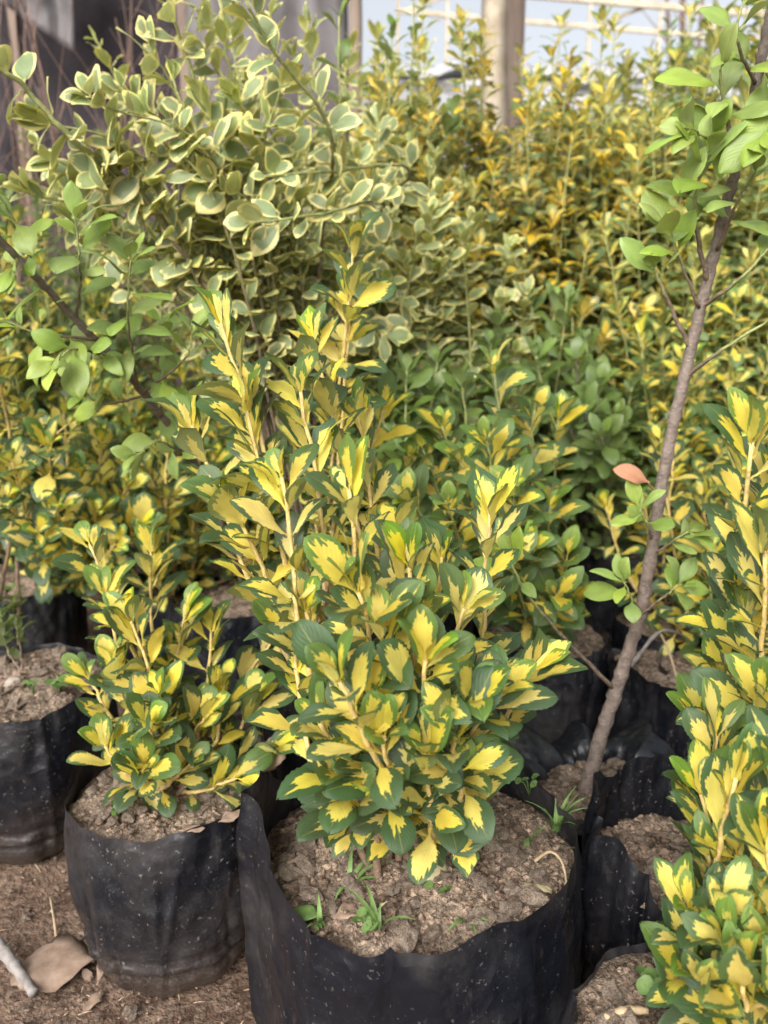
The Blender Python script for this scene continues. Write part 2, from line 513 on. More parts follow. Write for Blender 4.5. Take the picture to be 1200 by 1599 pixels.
def make_blades(key, mat, n, ratio, fold, curl, serr, peak, blunt, rows=14, cols=4, wave=0.03):
    BL[key], BLLOW[key] = [], []
    for k in range(n):
        rg = random.Random(k * 17 + len(key))
        fo, cu = fold * rg.uniform(0.4, 1.5), curl * rg.uniform(0.1, 1.6)
        ra = ratio * rg.uniform(0.82, 1.18)
        vs, fs, uvs = blade(key, rows, cols, ra, fo, cu, k, serr, peak, blunt, wave)
        BL[key].append(mesh('leaf_' + key, vs, fs, mat, uvs))
        BLLOW[key].append(blade(key, 4, 2, ra, fo, cu, k, 0, peak, blunt, wave))


make_blades('gold', M['gold'], 18, 0.50, 0.42, 0.55, 0.036, 0.63, 0.58, rows=26)
make_blades('gold_long', M['gold'], 12, 0.42, 0.42, 0.45, 0.036, 0.62, 0.60, rows=26)
M['gold_long'] = M['gold']
make_blades('gold_green', M['gold_green'], 8, 0.46, 0.28, 0.7, 0.045, 0.58, 0.66, rows=16)
make_blades('gold_far', M['gold_far'], 6, 0.46, 0.3, 0.8, 0.0, 0.58, 0.66, rows=8)
make_blades('pale_gold', M['pale_gold'], 6, 0.46, 0.3, 0.8, 0.0, 0.58, 0.66, rows=8)
make_blades('cream', M['cream'], 8, 0.56, 0.22, 0.5, 0.0, 0.52, 0.72, rows=12)
make_blades('lime', M['lime'], 8, 0.50, 0.25, 0.6, 0.012, 0.55, 0.72, rows=14)
make_blades('green', M['green'], 8, 0.48, 0.22, 0.6, 0.015, 0.55, 0.70, rows=10)

N_LEAF = [0]


def frame(d, n):
    d = d.normalized()
    n = n - d * n.dot(d)
    if n.length < 1e-4:
        n = d.orthogonal()
    n.normalize()
    x = d.cross(n)
    m = Matrix((x, d, n)).transposed()
    return m


def leaf_positions(path, radii, rg, t0, sp, L, open_a, tip_n=5, droop=0.0, keep=1.0, phase=None, roll=0.35):
    """opposite pairs, each pair turned a right angle from the last -> list of (pos, 3x3, size, young)"""
    seg = [0.0]
    for a, b in zip(path, path[1:]):
        seg.append(seg[-1] + (b - a).length)
    tot = seg[-1]

    def at(s):
        for i in range(len(path) - 1):
            if seg[i + 1] >= s or i == len(path) - 2:
                f = (s - seg[i]) / max(1e-9, seg[i + 1] - seg[i])
                return path[i].lerp(path[i + 1], f), (path[i + 1] - path[i]).normalized(), radii[i] + (radii[i + 1] - radii[i]) * f
    out = []
    s = t0 * tot
    nodes = []
    while s < tot:
        nodes.append(s)
        s += sp * rg.uniform(0.7, 1.25) * (0.45 + 0.55 * min(1, (tot - s) / (sp * 3)))
    nodes.append(tot)
    ph = rg.random() * 6.28 if phase is None else phase
    nn = len(nodes)
    for i, s in enumerate(nodes):
        p, t, r = at(min(s, tot - 1e-6))
        top = nn - 1 - i                       # 0 at the tip
        ph += pi / 2 + rg.uniform(-0.25, 0.25)
        x = t.orthogonal().normalized()
        y = t.cross(x)
        for side in (0, 1):
            if rg.random() > keep:
                continue
            a = ph + pi * side + rg.uniform(-0.3, 0.3)
            rad = x * cos(a) + y * sin(a)
            k = min(1.0, top / tip_n)
            lit = max(0.0, rad.x * -0.35 + rad.y * -0.94)          # blades on the open side spread flatter and turn to the light
            oa = open_a * (0.30 + 0.70 * k) * rg.uniform(0.75, 1.25) * (1 + 0.45 * lit * k)
            d = t * cos(oa) + rad * sin(oa)
            d.z -= droop * k * rg.uniform(0.3, 1.3)
            d.normalize()
            nrm = t * 0.6 + Vector((-0.15, -0.42, 0.62)) - rad * 0.25
            sz = L * (0.62 + 0.38 * min(1, (top + 0.4) / 1.8)) * rg.uniform(0.66, 1.18) * (1 if top < nn * 0.6 else 0.85)
            m = frame(d, nrm)
            m = m @ Matrix.Rotation(rg.uniform(-roll, roll), 3, 'Y') @ Matrix.Rotation(rg.uniform(-roll, roll) * 0.7, 3, 'Z') @ Matrix.Rotation(rg.uniform(-roll, roll) * 0.6, 3, 'X')
            yg = max(0.0, 1 - top / 2.2) * rg.uniform(0.2, 1.0)
            out.append((p + rad * r * 0.6, m, sz, yg))
    return out


def shrub(name, label, cat, base, stems, kind, L, sp, stem_mat_, r0=0.004, t0=0.35, open_a=0.95, seed=1, n_obj=300, group=None, droop=0.0,
          tip_n=5, keep=1.0, sides=6, young=1.0, roll=0.35):
    """stems: list of dicts or point lists [(world pts...)] from the soil to the tip"""
    rg = random.Random(seed)
    t = thing(name, label, cat, base, group)
    cand = []
    for st in stems:
        pts = st['pts'] if isinstance(st, dict) else st
        o = st if isinstance(st, dict) else {}
        n = max(8, int((14 if 'knob' in o else 6) * len(pts)))
        path = catmull([Vector(p) - base for p in pts], n)
        for i in range(1, n):                   # small natural kinks
            path[i] = path[i] + Vector((rg.uniform(-1, 1), rg.uniform(-1, 1), rg.uniform(-.5, .5))) * o.get('kink', 0.0022)
        ra = o.get('r0', r0)
        rb = o.get('r1', ra * 0.42)
        radii = [ra + (rb - ra) * (i / n) ** 0.8 for i in range(n + 1)]
        if 'knob' in o:                          # swollen nodes
            radii = [q * (1 + o['knob'] * max(0.0, sin(i * 1.31 + 0.4)) ** 6) for i, q in enumerate(radii)]
        so = link('stem', tube_mesh('stem', path, radii, o.get('mat', stem_mat_), sides), t)
        for lp in leaf_positions(path, radii, rg, o.get('t0', t0), o.get('sp', sp), o.get('L', L), o.get('open', open_a), tip_n, o.get('droop', droop), o.get('keep', keep), roll=roll):
            cand.append((so, lp, o.get('kind', kind)))
    camp = Vector((0, 0, H_CAM))
    cand.sort(key=lambda c: (c[1][0] + base - camp).length - c[1][2])
    rest = []
    for i, (so, (p, m, sz, yg), kd) in enumerate(cand):
        if i < n_obj:
            o = bpy.data.objects.new('leaf', rg.choice(BL[kd]))
            COL.objects.link(o)
            o.parent = so
            o.matrix_basis = Matrix.Translation(p) @ (m * sz).to_4x4()
            o.color = (rg.random(), yg * young, 0, 1)
            N_LEAF[0] += 1
        else:
            rest.append((p, m, sz, yg, kd))
    kinds = sorted(set(r[4] for r in rest))
    for kd in kinds:
        vs, fs, uvs, lr, ly = [], [], [], [], []
        for (p, m, sz, yg, k2) in rest:
            if k2 != kd:
                continue
            bv, bf, bu = rg.choice(BLLOW[kd])
            b = len(vs)
            rr = rg.random()
            vs.extend(p + m @ (v * sz) for v in bv)
            uvs.extend(bu)
            fs.extend(tuple(b + i for i in f) for f in bf)
            lr.extend([rr] * len(bv))
            ly.extend([yg * young] * len(bv))
        me = mesh('foliage', vs, fs, M[kd], uvs)
        fattr(me, 'lrand', lr)
        fattr(me, 'lyoung', ly)
        o = link('foliage', me, t)
        o['kind'] = 'stuff'
        o.color = (0, 0, 0, 1)
    return t


def tips(base, lst, spread=0.03, seed=3, bow=0.25, **kw):
    """stems from round the base to photo-measured tips (px, py, distance)"""
    rg = random.Random(seed)
    out = []
    for e in lst:
        px, py, y = e[:3]
        tip = aty(px, py, y)
        b = base + Vector((rg.uniform(-spread, spread), rg.uniform(-spread, spread), -0.012))
        out_v = tip - b
        mid = b + out_v * 0.5 + Vector((out_v.x, out_v.y, 0)) * bow * 0.4 - Vector((0, 0, 0.06)) * out_v.length * bow
        mid += Vector((rg.uniform(-.015, .015), rg.uniform(-.015, .015), 0))
        d = dict(pts=[b, mid, tip], **kw)
        if len(e) > 3:
            d.update(e[3])
        out.append(d)
    return out


def rnd_tips(base, n, h, rx, seed, low=0.35, spread=0.04, lean=(0, 0), **kw):
    rg = random.Random(seed)
    out = []
    for i in range(n):
        a = rg.random() * 6.283
        rr = math.sqrt(rg.random())
        hh = h * (low + (1 - low) * rg.random() ** 0.8) * (1 - 0.45 * rr * rr)
        tip = base + Vector((cos(a) * rr * rx + lean[0] * hh, sin(a) * rr * rx + lean[1] * hh, hh))
        b = base + Vector((rg.uniform(-spread, spread), rg.uniform(-spread, spread), -0.012))
        mid = b.lerp(tip, 0.5) + Vector((cos(a) * rr * rx * .25, sin(a) * rr * rx * .25, -0.02)) + Vector((rg.uniform(-.02, .02), rg.uniform(-.02, .02), 0))
        mid += Vector((rg.uniform(-1, 1), rg.uniform(-1, 1), 0)) * 0.05 * h
        out.append(dict(pts=[b, mid, tip], **kw))
        if rg.random() < 0.55 and h > 0.5:              # a side shoot forking off
            s0 = mid.lerp(tip, rg.uniform(0.0, 0.4))
            e = s0 + Vector((rg.uniform(-.16, .16), rg.uniform(-.16, .16), rg.uniform(.10, .26))) * h
            out.append(dict(pts=[s0, s0.lerp(e, .5) + Vector((rg.uniform(-.02, .02), 0, -.01)), e], r0=0.003, **{**kw, 't0': 0.15}))
    return out


# ------------------------------------------------------------------ setting: ground
def ground():
    xs = [-400, -120, -40, -15, -7, -4, -2.5, -1.7]
    xs += [-1.2 + i * 0.05 for i in range(0, 49)]
    xs += [1.7, 2.5, 4, 7, 15, 40, 120, 400]
    ys = [-60, -15, -4, -1.5, -0.6, 0.0] + [0.2 + i * 0.022 for i in range(0, 60)] + [1.6 + i * 0.12 for i in range(12)] + [3.4, 4, 5, 7, 10, 20, 50, 150, 600]
    fine = sorted(set([x for x in xs if x < -0.85 or x > -0.2] + [-0.85 + i * 0.016 for i in range(41)]))
    vs, fs, uvs = [], [], []
    for y in ys:
        for x in fine:
            p = Vector((x, y, 0))
            near = 1.0 if abs(x) < 3 and -0.5 < y < 4 else 0.0
            z = near * (0.008 * noise.noise(p * 9) + 0.004 * noise.noise(p * 31) - 0.004)
            vs.append(Vector((x, y, z)))
            uvs.append((x, y))
    n = len(fine)
    for j in range(len(ys) - 1):
        for i in range(n - 1):
            a = j * n + i
            fs.append((a, a + 1, a + n + 1, a + n))
    o = link('ground', mesh('ground', vs, fs, M['ground'], uvs))
    o['kind'] = 'structure'
    o['label'] = 'bare brown earth floor of the plant nursery'
    return o


GROUND = ground()


def clod_mesh(seed, mat, sub=1):
    bm = bmesh.new()
    bmesh.ops.create_icosphere(bm, subdivisions=sub, radius=1.0)
    rg = random.Random(seed)
    o = Vector((rg.random() * 50, rg.random() * 50, 0))
    sc = Vector((rg.uniform(0.8, 1.3), rg.uniform(0.7, 1.1), rg.uniform(0.35, 0.65)))
    for v in bm.verts:
        k = 1 + 0.7 * noise.noise(v.co * 1.4 + o) + 0.4 * noise.noise(v.co * 3.1 + o)
        v.co = Vector((v.co.x * sc.x, v.co.y * sc.y, v.co.z * sc.z)) * k
    me = bpy.data.meshes.new('clod')
    bm.to_mesh(me)
    bm.free()
    me.materials.append(mat)
    return me


CLODS = [clod_mesh(i, M['lump'], 2) for i in range(8)]
CRUMB = [clod_mesh(40 + i, M['clod'], 1) for i in range(4)]


def scatter_crumbs(name, parent, pts, rg, smin, smax, mat, meshes=None):
    """countless crumbs of soil joined into one piece of stuff"""
    vs, fs = [], []
    src = []
    for me in (meshes or CRUMB):
        src.append(([v.co.copy() for v in me.vertices], [tuple(p.vertices) for p in me.polygons]))
    for p in pts:
        bv, bf = rg.choice(src)
        s = smin + (smax - smin) * rg.random() ** 2.5
        rot = Matrix.Rotation(rg.random() * 6.28, 3, 'Z') @ Matrix.Rotation(rg.uniform(-.5, .5), 3, 'X')
        b = len(vs)
        vs.extend(p + rot @ (v * s) for v in bv)
        fs.extend(tuple(b + i for i in f) for f in bf)
    me = mesh(name, vs, fs, mat, None, False)
    o = link(name, me, parent)
    o['kind'] = 'stuff'
    return o


# ------------------------------------------------------------------ black poly grow bags
def grow_bag(label, c, z_rim, r_top, r_bot, seed, soil_drop=0.03, rim=None, creases=(), flare=0.0, wob=0.05, crumple=0.006, n_clod=10, n_crumb=300,
             squash=1.0, lean=(0, 0), nt=200, hi=True, mound=0.012, group='black plastic grow bags', soil_r=0.985):
    """c = (x, y) of the bag's axis; rim(theta) adds to the rim height"""
    rg = random.Random(seed)
    base = Vector((c[0], c[1], 0))
    t = thing('grow_bag', label, 'grow bag', base, group)
    so = Vector((seed * 3.7, seed * 1.3, 0))
    nz = 40 if hi else 14
    rc = random.Random(seed * 7 + 1)
    folds = [(rc.random() * 6.283, rc.uniform(-0.5, 0.5), rc.uniform(0.018, 0.05), rc.choice((-1, 1)) * rc.uniform(0.6, 1.7) * crumple, rc.uniform(0, 1), rc.uniform(0.25, 0.6)) for _ in range(16 if hi else 0)]
    if not hi:
        nt = 48
    vs, fs, uvs = [], [], []

    def rim_h(th):
        h = z_rim + 0.010 * noise.noise(Vector((cos(th), sin(th), seed))) + 0.004 * noise.noise(Vector((cos(th) * 4, sin(th) * 4, seed)))
        return h + (rim(th) if rim else 0.0)

    def rad(th, f, z):
        r = r_bot + (r_top - r_bot) * min(1.0, f * 1.15) ** 0.7
        r *= 1 + wob * noise.noise(Vector((cos(th) * 1.1, sin(th) * 1.1, f * 0.6)) + so)
        bul = 0.02 * sin(pi * min(1, f)) * r_top / 0.12
        r += bul * 0.5
        if f < 0.10:
            r *= 0.90 + 0.10 * math.sqrt(max(0.0, f / 0.10))
        r += crumple * noise.noise(Vector((cos(th) * 3.2, sin(th) * 3.2, z * 9)) + so) * 1.0
        r += crumple * 0.45 * noise.noise(Vector((cos(th) * 8, sin(th) * 8, z * 26)) + so)
        r += crumple * 1.5 * (abs(noise.noise(Vector((cos(th) * 2.4, sin(th) * 2.4, z * 5)) + so * 2)) - 0.25)
        # horizontal slump folds near the foot
        r += crumple * 0.9 * math.exp(-((f - 0.22) / 0.08) ** 2) * sin(f * 60 + 2 * noise.noise(Vector((cos(th) * 2, sin(th) * 2, 3)) + so))
        for (t0, sl, wd, dp, fc, fw) in folds:             # sharp slanting folds of thin film
            dth = (th - t0 - sl * f + pi) % (2 * pi) - pi
            if abs(dth) < 0.5:
                r += dp * math.exp(-abs(dth) / wd) * math.exp(-((f - fc) / fw) ** 2)
        for (t0, wd, dp) in creases:
            dth = (th - t0 + pi) % (2 * pi) - pi
            r += dp * math.exp(-abs(dth) / wd) * (0.35 + 0.65 * f)
        if flare and f > 0.72:
            k = (f - 0.72) / 0.28
            r += flare * k * k * (1 + 1.1 * noise.noise(Vector((cos(th) * 2.2, sin(th) * 2.2, 9)) + so))
        return max(0.02, r)

    def pt(th, f):
        h = rim_h(th)
        z = h * f
        if flare and f > 0.72:
            k = (f - 0.72) / 0.28
            z -= flare * 0.55 * k * k * (1 + 1.4 * noise.noise(Vector((cos(th) * 2.6, sin(th) * 2.6, 4)) + so))
        r = rad(th, f, z)
        return Vector((cos(th) * r + lean[0] * f, sin(th) * r * squash + lean[1] * f, max(z, 0.001)))

    for i in range(nz + 1):
        f = i / nz
        for k in range(nt):
            vs.append(pt(2 * pi * k / nt, f))
    # lip and inner face of the film, down past the soil
    ni = 8
    for k in range(nt):                       # the cut edge: its own ring keeps it crisp
        vs.append(pt(2 * pi * k / nt, 1.0))
    for i in range(1, ni + 1):
        for k in range(nt):
            th = 2 * pi * k / nt
            h = rim_h(th)
            depth = (soil_drop + 0.05 + (h - z_rim if h > z_rim else 0)) * (i - 0.7) / (ni - 0.7)
            f = max(0.05, 1 - depth / h)
            p = pt(th, f)
            rr = math.hypot(p.x - lean[0] * f, (p.y - lean[1] * f))
            s = max(0.0, (rr - 0.0006 - 0.0004 * i) / rr)
            vs.append(Vector(((p.x - lean[0] * f) * s + lean[0] * f, (p.y - lean[1] * f) * s + lean[1] * f, p.z)))
    tot = nz + ni + 1
    for i in range(tot):
        if i == nz:
            continue
        for k in range(nt):
            k2 = (k + 1) % nt
            fs.append((i * nt + k, i * nt + k2, (i + 1) * nt + k2, (i + 1) * nt + k))
    fs.append(tuple(range(nt))[::-1])
    link('bag_film', mesh('bag_film', vs, fs, M['film']), t)
    # soil
    zs = z_rim - soil_drop
    fz = zs / z_rim
    sv, sf = [], []
    nr = (64 if r_top > 0.13 else 34) if hi else 10
    na = (160 if r_top > 0.13 else 84) if hi else 32

    def soil_z(x, y, q):
        p = Vector((x, y, 0)) + so
        return zs + mound * (1 - q * q) + 0.010 * noise.noise(p * 14) + 0.006 * noise.noise(p * 38) + 0.0045 * noise.noise(p * 95) + 0.002 * noise.noise(p * 230)

    def soil_pt(th, q):
        fr = min(0.99, zs / rim_h(th))
        r = rad(th, min(fr, 0.72 if flare else 1), zs) * soil_r * q
        x, y = cos(th) * r + lean[0] * fz, sin(th) * r * squash + lean[1] * fz
        return Vector((x, y, soil_z(x, y, q)))
    sv.append(soil_pt(0, 0.0))
    for i in range(1, nr + 1):
        for k in range(na):
            sv.append(soil_pt(2 * pi * k / na, i / nr))
    for k in range(na):
        sf.append((0, 1 + k, 1 + (k + 1) % na))
    for i in range(nr - 1):
        for k in range(na):
            a = 1 + i * na
            sf.append((a + k, a + na + k, a + na + (k + 1) % na, a + (k + 1) % na))
    s_o = link('soil', mesh('soil', sv, sf, M['soil']), t)
    for i in range(n_clod):
        p = soil_pt(rg.random() * 6.283, math.sqrt(rg.random()) * 0.84)
        o = bpy.data.objects.new('clod', rg.choice(CLODS))
        COL.objects.link(o)
        o.parent = s_o
        s = 0.004 + 0.0115 * rg.random() ** 1.8
        o.location = p + Vector((0, 0, s * 0.35))
        o.rotation_euler = (rg.uniform(-.4, .4), rg.uniform(-.4, .4), rg.random() * 6.28)
        o.scale = (s, s, s)
    if n_crumb:
        scatter_crumbs('soil_crumbs', s_o, [soil_pt(rg.random() * 6.283, math.sqrt(rg.random()) * 0.94) for _ in range(n_crumb)], rg, 0.0009, 0.0055, M['clod'])
    return t, (lambda x, y: zs + mound * 0.6)


def wrap(a):
    return (a + pi) % (2 * pi) - pi


def bag_at(px, py, z, wpx):
    p = atz(px, py, z)
    t = (p - Vector((0, 0, H_CAM))).length / ray(px, py).length
    return (p.x, p.y), wpx / 2 / FPX * t


# ------------------------------------------------------------------ the bags that show
BAG = {}


def put_bag(key, label, px, py, z, wpx, seed, taper=0.84, **kw):
    c, r = bag_at(px, py, z, wpx)
    BAG[key] = (Vector((c[0], c[1], z - kw.get('soil_drop', 0.03))), r, z)
    grow_bag(label, c, z, r, r * taper, seed, **kw)


def rimA(th):
    d = wrap(th - pi * 1.02)
    return 0.075 * math.exp(-(d / 0.42) ** 2) - 0.012 * math.exp(-(wrap(th + pi * 0.62) / 0.3) ** 2) + 0.012 * math.exp(-(wrap(th - 0.15) / 0.5) ** 2)


put_bag('A', 'widest black grow bag at front centre with folded left flap and speckled soil', 652, 1302, 0.32, 486, 3, squash=0.92, taper=0.90, soil_drop=0.028, rim=rimA,
        creases=((pi * 1.06, 0.05, 0.022), (-pi * 0.56, 0.035, -0.012), (-pi * 0.70, 0.03, 0.006)), n_clod=170, n_crumb=3600, crumple=0.0055, mound=0.03)
put_bag('B', 'dirt-speckled black grow bag in front left, standing clear on the earth', 258, 1222, 0.25, 286, 5, squash=0.94, taper=0.84, soil_drop=0.016,
        rim=lambda th: 0.03 * math.exp(-(wrap(th - 2.6) / 0.5) ** 2) + 0.03 * math.exp(-(wrap(th - 0.5) / 0.4) ** 2) - 0.006 * math.exp(-(wrap(th + pi / 2) / 0.4) ** 2),
        creases=((0.06, 0.05, 0.014), (-pi * 0.62, 0.03, 0.004)), n_clod=60, n_crumb=1000, crumple=0.006)
put_bag('C', 'black grow bag at left edge with slumped folds low on its side', 28, 1062, 0.26, 265, 8, soil_drop=0.012, creases=((-pi * 0.3, 0.05, 0.008), (-pi * 0.6, 0.05, -0.010)), n_clod=22, n_crumb=500, crumple=0.007)
put_bag('D', 'shiny black grow bag behind at the left edge under the low golden shrub', 10, 900, 0.26, 215, 12, soil_drop=0.018, n_clod=12, n_crumb=250, creases=((-pi * 0.35, 0.06, 0.008),))
put_bag('E', 'black grow bag half hidden between the left and centre shrubs', 372, 925, 0.27, 205, 14, soil_drop=0.02, n_clod=10, n_crumb=250)
put_bag('E2', 'dark grow bag tucked right behind the front centre shrub', 500, 1040, 0.25, 190, 15, soil_drop=0.03, n_clod=6, n_crumb=150)
put_bag('F', 'black grow bag with droplet specks right of the centre shrub', 852, 985, 0.27, 195, 17, soil_drop=0.02, n_clod=14, n_crumb=300)
put_bag('G', 'black grow bag with brown soil behind the sapling trunk', 960, 845, 0.27, 165, 19, soil_drop=0.012, n_clod=12, n_crumb=250)
put_bag('G2', 'small far grow bag showing a dark rim behind the sapling', 985, 720, 0.26, 120, 21, soil_drop=0.02, n_clod=4, n_crumb=120, hi=False)
put_bag('H', 'crumpled black grow bag with folded-out rim round the sapling trunk', 942, 1172, 0.245, 185, 23, taper=1.0, soil_drop=0.072, flare=0.075, crumple=0.013, wob=0.10, n_clod=10, n_crumb=250)
put_bag('I', 'round-shouldered black grow bag full of roots behind the sapling', 1052, 1040, 0.25, 175, 27, soil_drop=0.012, n_clod=14, n_crumb=300, flare=0.012, crumple=0.008,
        rim=lambda th: 0.03 * math.exp(-(wrap(th - pi * 1.15) / 0.6) ** 2))
put_bag('J', 'tall loose black grow bag with sagging empty rim at lower right', 1050, 1285, 0.275, 245, 29, taper=0.92, soil_drop=0.055, crumple=0.010, wob=0.09, n_clod=16, n_crumb=500,
        rim=lambda th: 0.05 * math.exp(-(wrap(th - pi * 0.95) / 0.5) ** 2) - 0.05 * math.exp(-(wrap(th + pi * 0.6) / 0.35) ** 2) + 0.03 * math.exp(-(wrap(th - pi / 2) / 0.7) ** 2),
        creases=((pi * 1.12, 0.06, 0.018), (pi * 1.3, 0.05, -0.014)))
put_bag('K', 'black grow bag in the bottom right corner holding the nearest golden shrub', 1115, 1625, 0.27, 420, 31, soil_drop=0.012, n_clod=26, n_crumb=700, creases=((pi * 0.85, 0.08, 0.012),), crumple=0.006)

# ------------------------------------------------------------------ shrubs
# front centre
bA = BAG['A'][0] + Vector((-0.01, -0.02, 0.022))
A_T = [(345, 505, .78), (385, 640, .76), (300, 665, .80), (470, 612, .80), (490, 530, .90), (545, 765, .66), (440, 745, .70), (365, 790, .73), (640, 885, .66),
       (765, 800, .76), (725, 950, .68), (530, 1065, .555), (835, 1045, .70), (705, 1140, .585), (600, 1150, .58), (478, 955, .70), (455, 1000, .70), (665, 1175, .585), (555, 1225, .60), (775, 1085, .64),
       (560, 925, .62), (665, 1030, .60), (720, 1205, .62), (500, 1130, .60), (620, 840, .80), (560, 650, .92), (690, 870, .78),
       (600, 1000, .62), (740, 1090, .61), (570, 1100, .60), (535, 1190, .61), (650, 960, .66)]
sA = tips(bA, A_T, 0.04, 11, bow=0.16)
for s_ in sA:                                # the tall shoots are bare below
    hgt_ = s_['pts'][2].z
    s_['open'] = 0.62 if hgt_ > 0.62 else 0.76 if hgt_ > 0.5 else 0.85
    s_['t0'] = max(0.42, 1 - 0.19 / (s_['pts'][2] - s_['pts'][0]).length)
shrub('golden_shrub', 'largest gold-and-green variegated shrub filling the front centre grow bag', 'shrub', bA, sA, 'gold', 0.060, 0.027, M['stem_gold'], r0=0.0044, t0=0.30, open_a=0.72, seed=21, n_obj=300,
      group='gold-centred variegated shrubs')
# front left
bB = BAG['B'][0] + Vector((0.0, 0.01, 0.012))
B_T = [(140, 850, 1.02), (236, 862, 1.06), (205, 970, .92), (165, 930, .96), (290, 960, .98), (330, 985, 1.0), (425, 1000, 1.06), (395, 1100, .96), (420, 1170, .92), (250, 1085, .88), (165, 1165, .88),
       (300, 1190, .86), (225, 1200, .84), (140, 1060, .95), (350, 1070, .96), (180, 1040, .92), (370, 1215, .88), (270, 1010, 1.02), (230, 1130, .86), (320, 1120, .9)]
shrub('golden_shrub', 'gold-and-green variegated shrub in the dirt-speckled bag at front left', 'shrub', bB, tips(bB, B_T, 0.03, 5, bow=0.28), 'gold', 0.060, 0.026, M['stem_gold'], r0=0.0042, t0=0.35, open_a=0.76, seed=22, n_obj=260,
      group='gold-centred variegated shrubs')
# right edge, nearest
bK = BAG['K'][0] + Vector((0.045, 0.02, 0.012))
K_T = [(1150, 1215, .56), (1200, 1330, .52), (1095, 1240, .60), (1120, 1150, .64), (1125, 1430, .51), (1215, 1200, .56), (1075, 1420, .53), (1190, 1480, .49), (1245, 1330, .52), (1100, 1540, .50), (1150, 1335, .57), (1180, 1425, .52), (1105, 1335, .57), (1160, 1540, .48), (1215, 1560, .47), (1065, 1510, .52), (1225, 1440, .5), (1140, 1480, .5)]
shrub('golden_shrub', 'close golden variegated shrub rising from the bottom right corner', 'shrub', bK, tips(bK, K_T, 0.03, 8, bow=0.18), 'gold_long', 0.060, 0.026, M['stem_gold'], r0=0.0045, t0=0.22, open_a=0.54, seed=23, n_obj=220,
      group='gold-centred variegated shrubs')
bJ = BAG['J'][0] + Vector((0.09, 0.02, 0.012))
J_T = [(1175, 690, .70), (1195, 860, .66), (1165, 960, .72), (1130, 1060, .76), (1215, 760, .74), (1190, 1090, .66), (1100, 1130, .78), (1240, 940, .7)]
shrub('golden_shrub', 'tall golden variegated shrub cut off by the right edge below the sapling top', 'shrub', bJ, tips(bJ, J_T, 0.025, 9, bow=0.15), 'gold_long', 0.066, 0.028, M['stem_gold'], r0=0.0048, t0=0.30, open_a=0.62, seed=24, n_obj=170,
      group='gold-centred variegated shrubs')
# right of centre, greener
bF = BAG['F'][0] + Vector((-0.02, 0.01, 0.012))
F_T = [(772, 575, 1.18), (835, 640, 1.2), (690, 665, 1.2), (760, 690, 1.1), (872, 655, 1.3), (885, 870, 1.15), (800, 760, 1.1), (660, 700, 1.2), (860, 790, 1.16), (900, 930, 1.2), (720, 720, 1.15), (830, 850, 1.1),
       (640, 780, 1.1), (700, 790, 1.05), (870, 930, 1.1), (790, 860, 1.08)]
shrub('green_gold_shrub', 'mostly green shrub with narrow gold leaf centres behind and right of centre', 'shrub', bF, tips(bF, F_T, 0.03, 6, bow=0.25), 'gold_green', 0.062, 0.03, M['stem_green'], r0=0.004, t0=0.4, open_a=0.8, seed=25, n_obj=220)
# behind centre, yellow topped stem
bE2 = BAG['E2'][0] + Vector((0, 0, 0.012))
E_T = [(552, 385, 1.08), (545, 470, 1.08), (600, 640, 1.2), (520, 600, 1.15), (640, 720, 1.2), (470, 700, 1.15), (590, 760, 1.15)]
shrub('golden_shrub', 'golden shrub with one tall bright stem tip above the centre shrub', 'shrub', bE2, tips(bE2, E_T, 0.03, 7, bow=0.12), 'gold', 0.062, 0.03, M['stem_gold'], r0=0.0042, t0=0.4, seed=26, n_obj=150, open_a=0.8,
      group='gold-centred variegated shrubs')
# left, mid distance
bD = BAG['D'][0] + Vector((0.09, 0.03, 0.012))
D_T = [(40, 640, 1.4), (75, 700, 1.3), (20, 720, 1.3), (120, 740, 1.4), (160, 690, 1.5), (200, 760, 1.45), (90, 790, 1.3), (240, 700, 1.55), (150, 800, 1.35), (10, 780, 1.3), (60, 830, 1.3), (220, 820, 1.4), (270, 770, 1.5), (100, 640, 1.6),
       (180, 850, 1.35), (-20, 680, 1.4)]
shrub('golden_shrub', 'low golden variegated shrub at the left edge behind the front left one', 'shrub', bD, tips(bD, D_T, 0.04, 4, bow=0.3), 'gold', 0.062, 0.028, M['stem_gold'], r0=0.004, t0=0.35, open_a=0.8, seed=27, n_obj=220,
      group='gold-centred variegated shrubs')


def bush(name, label, cat, px, Y, h, rx, n, kind, L, sp, smat, seed, n_obj, group=None, lean=(0, 0), low=0.35, bagged=None, t0=0.25, open_a=0.95, r0=0.0045, z0=0.24, extra=None, **kw):
    d = ray(px, 800)
    x = d.x / d.y * Y if isinstance(px, (int, float)) else px[0]
    base = Vector((x, Y, z0))
    if bagged:
        grow_bag(bagged, (x, Y), z0 + 0.02, 0.11, 0.095, seed + 100, hi=False, n_clod=0, n_crumb=0, soil_drop=0.02)
    st = rnd_tips(base, n, h, rx, seed, low=low, lean=lean)
    if extra:
        st = st + extra(base)
    return shrub(name, label, cat, base, st, kind, L, sp, smat, r0=r0, t0=t0, seed=seed, n_obj=n_obj, group=group, open_a=open_a, sides=5, **kw)


# right, mid distance
bush('golden_shrub', 'golden shrub leaning behind the sapling trunk at right', 'shrub', 1075, 1.42, 0.50, 0.17, 16, 'gold', 0.062, 0.03, M['stem_gold'], 41, 150, 'gold-centred variegated shrubs',
     bagged='black grow bag behind the sapling under a golden shrub')
bush('green_gold_shrub', 'dark-leaved gold-spotted shrub low at the right edge behind the sapling', 'shrub', 1170, 1.22, 0.34, 0.13, 14, 'gold_green', 0.058, 0.028, M['stem_green'], 42, 110, None,
     bagged='black grow bag at the right edge behind the lower sapling trunk')
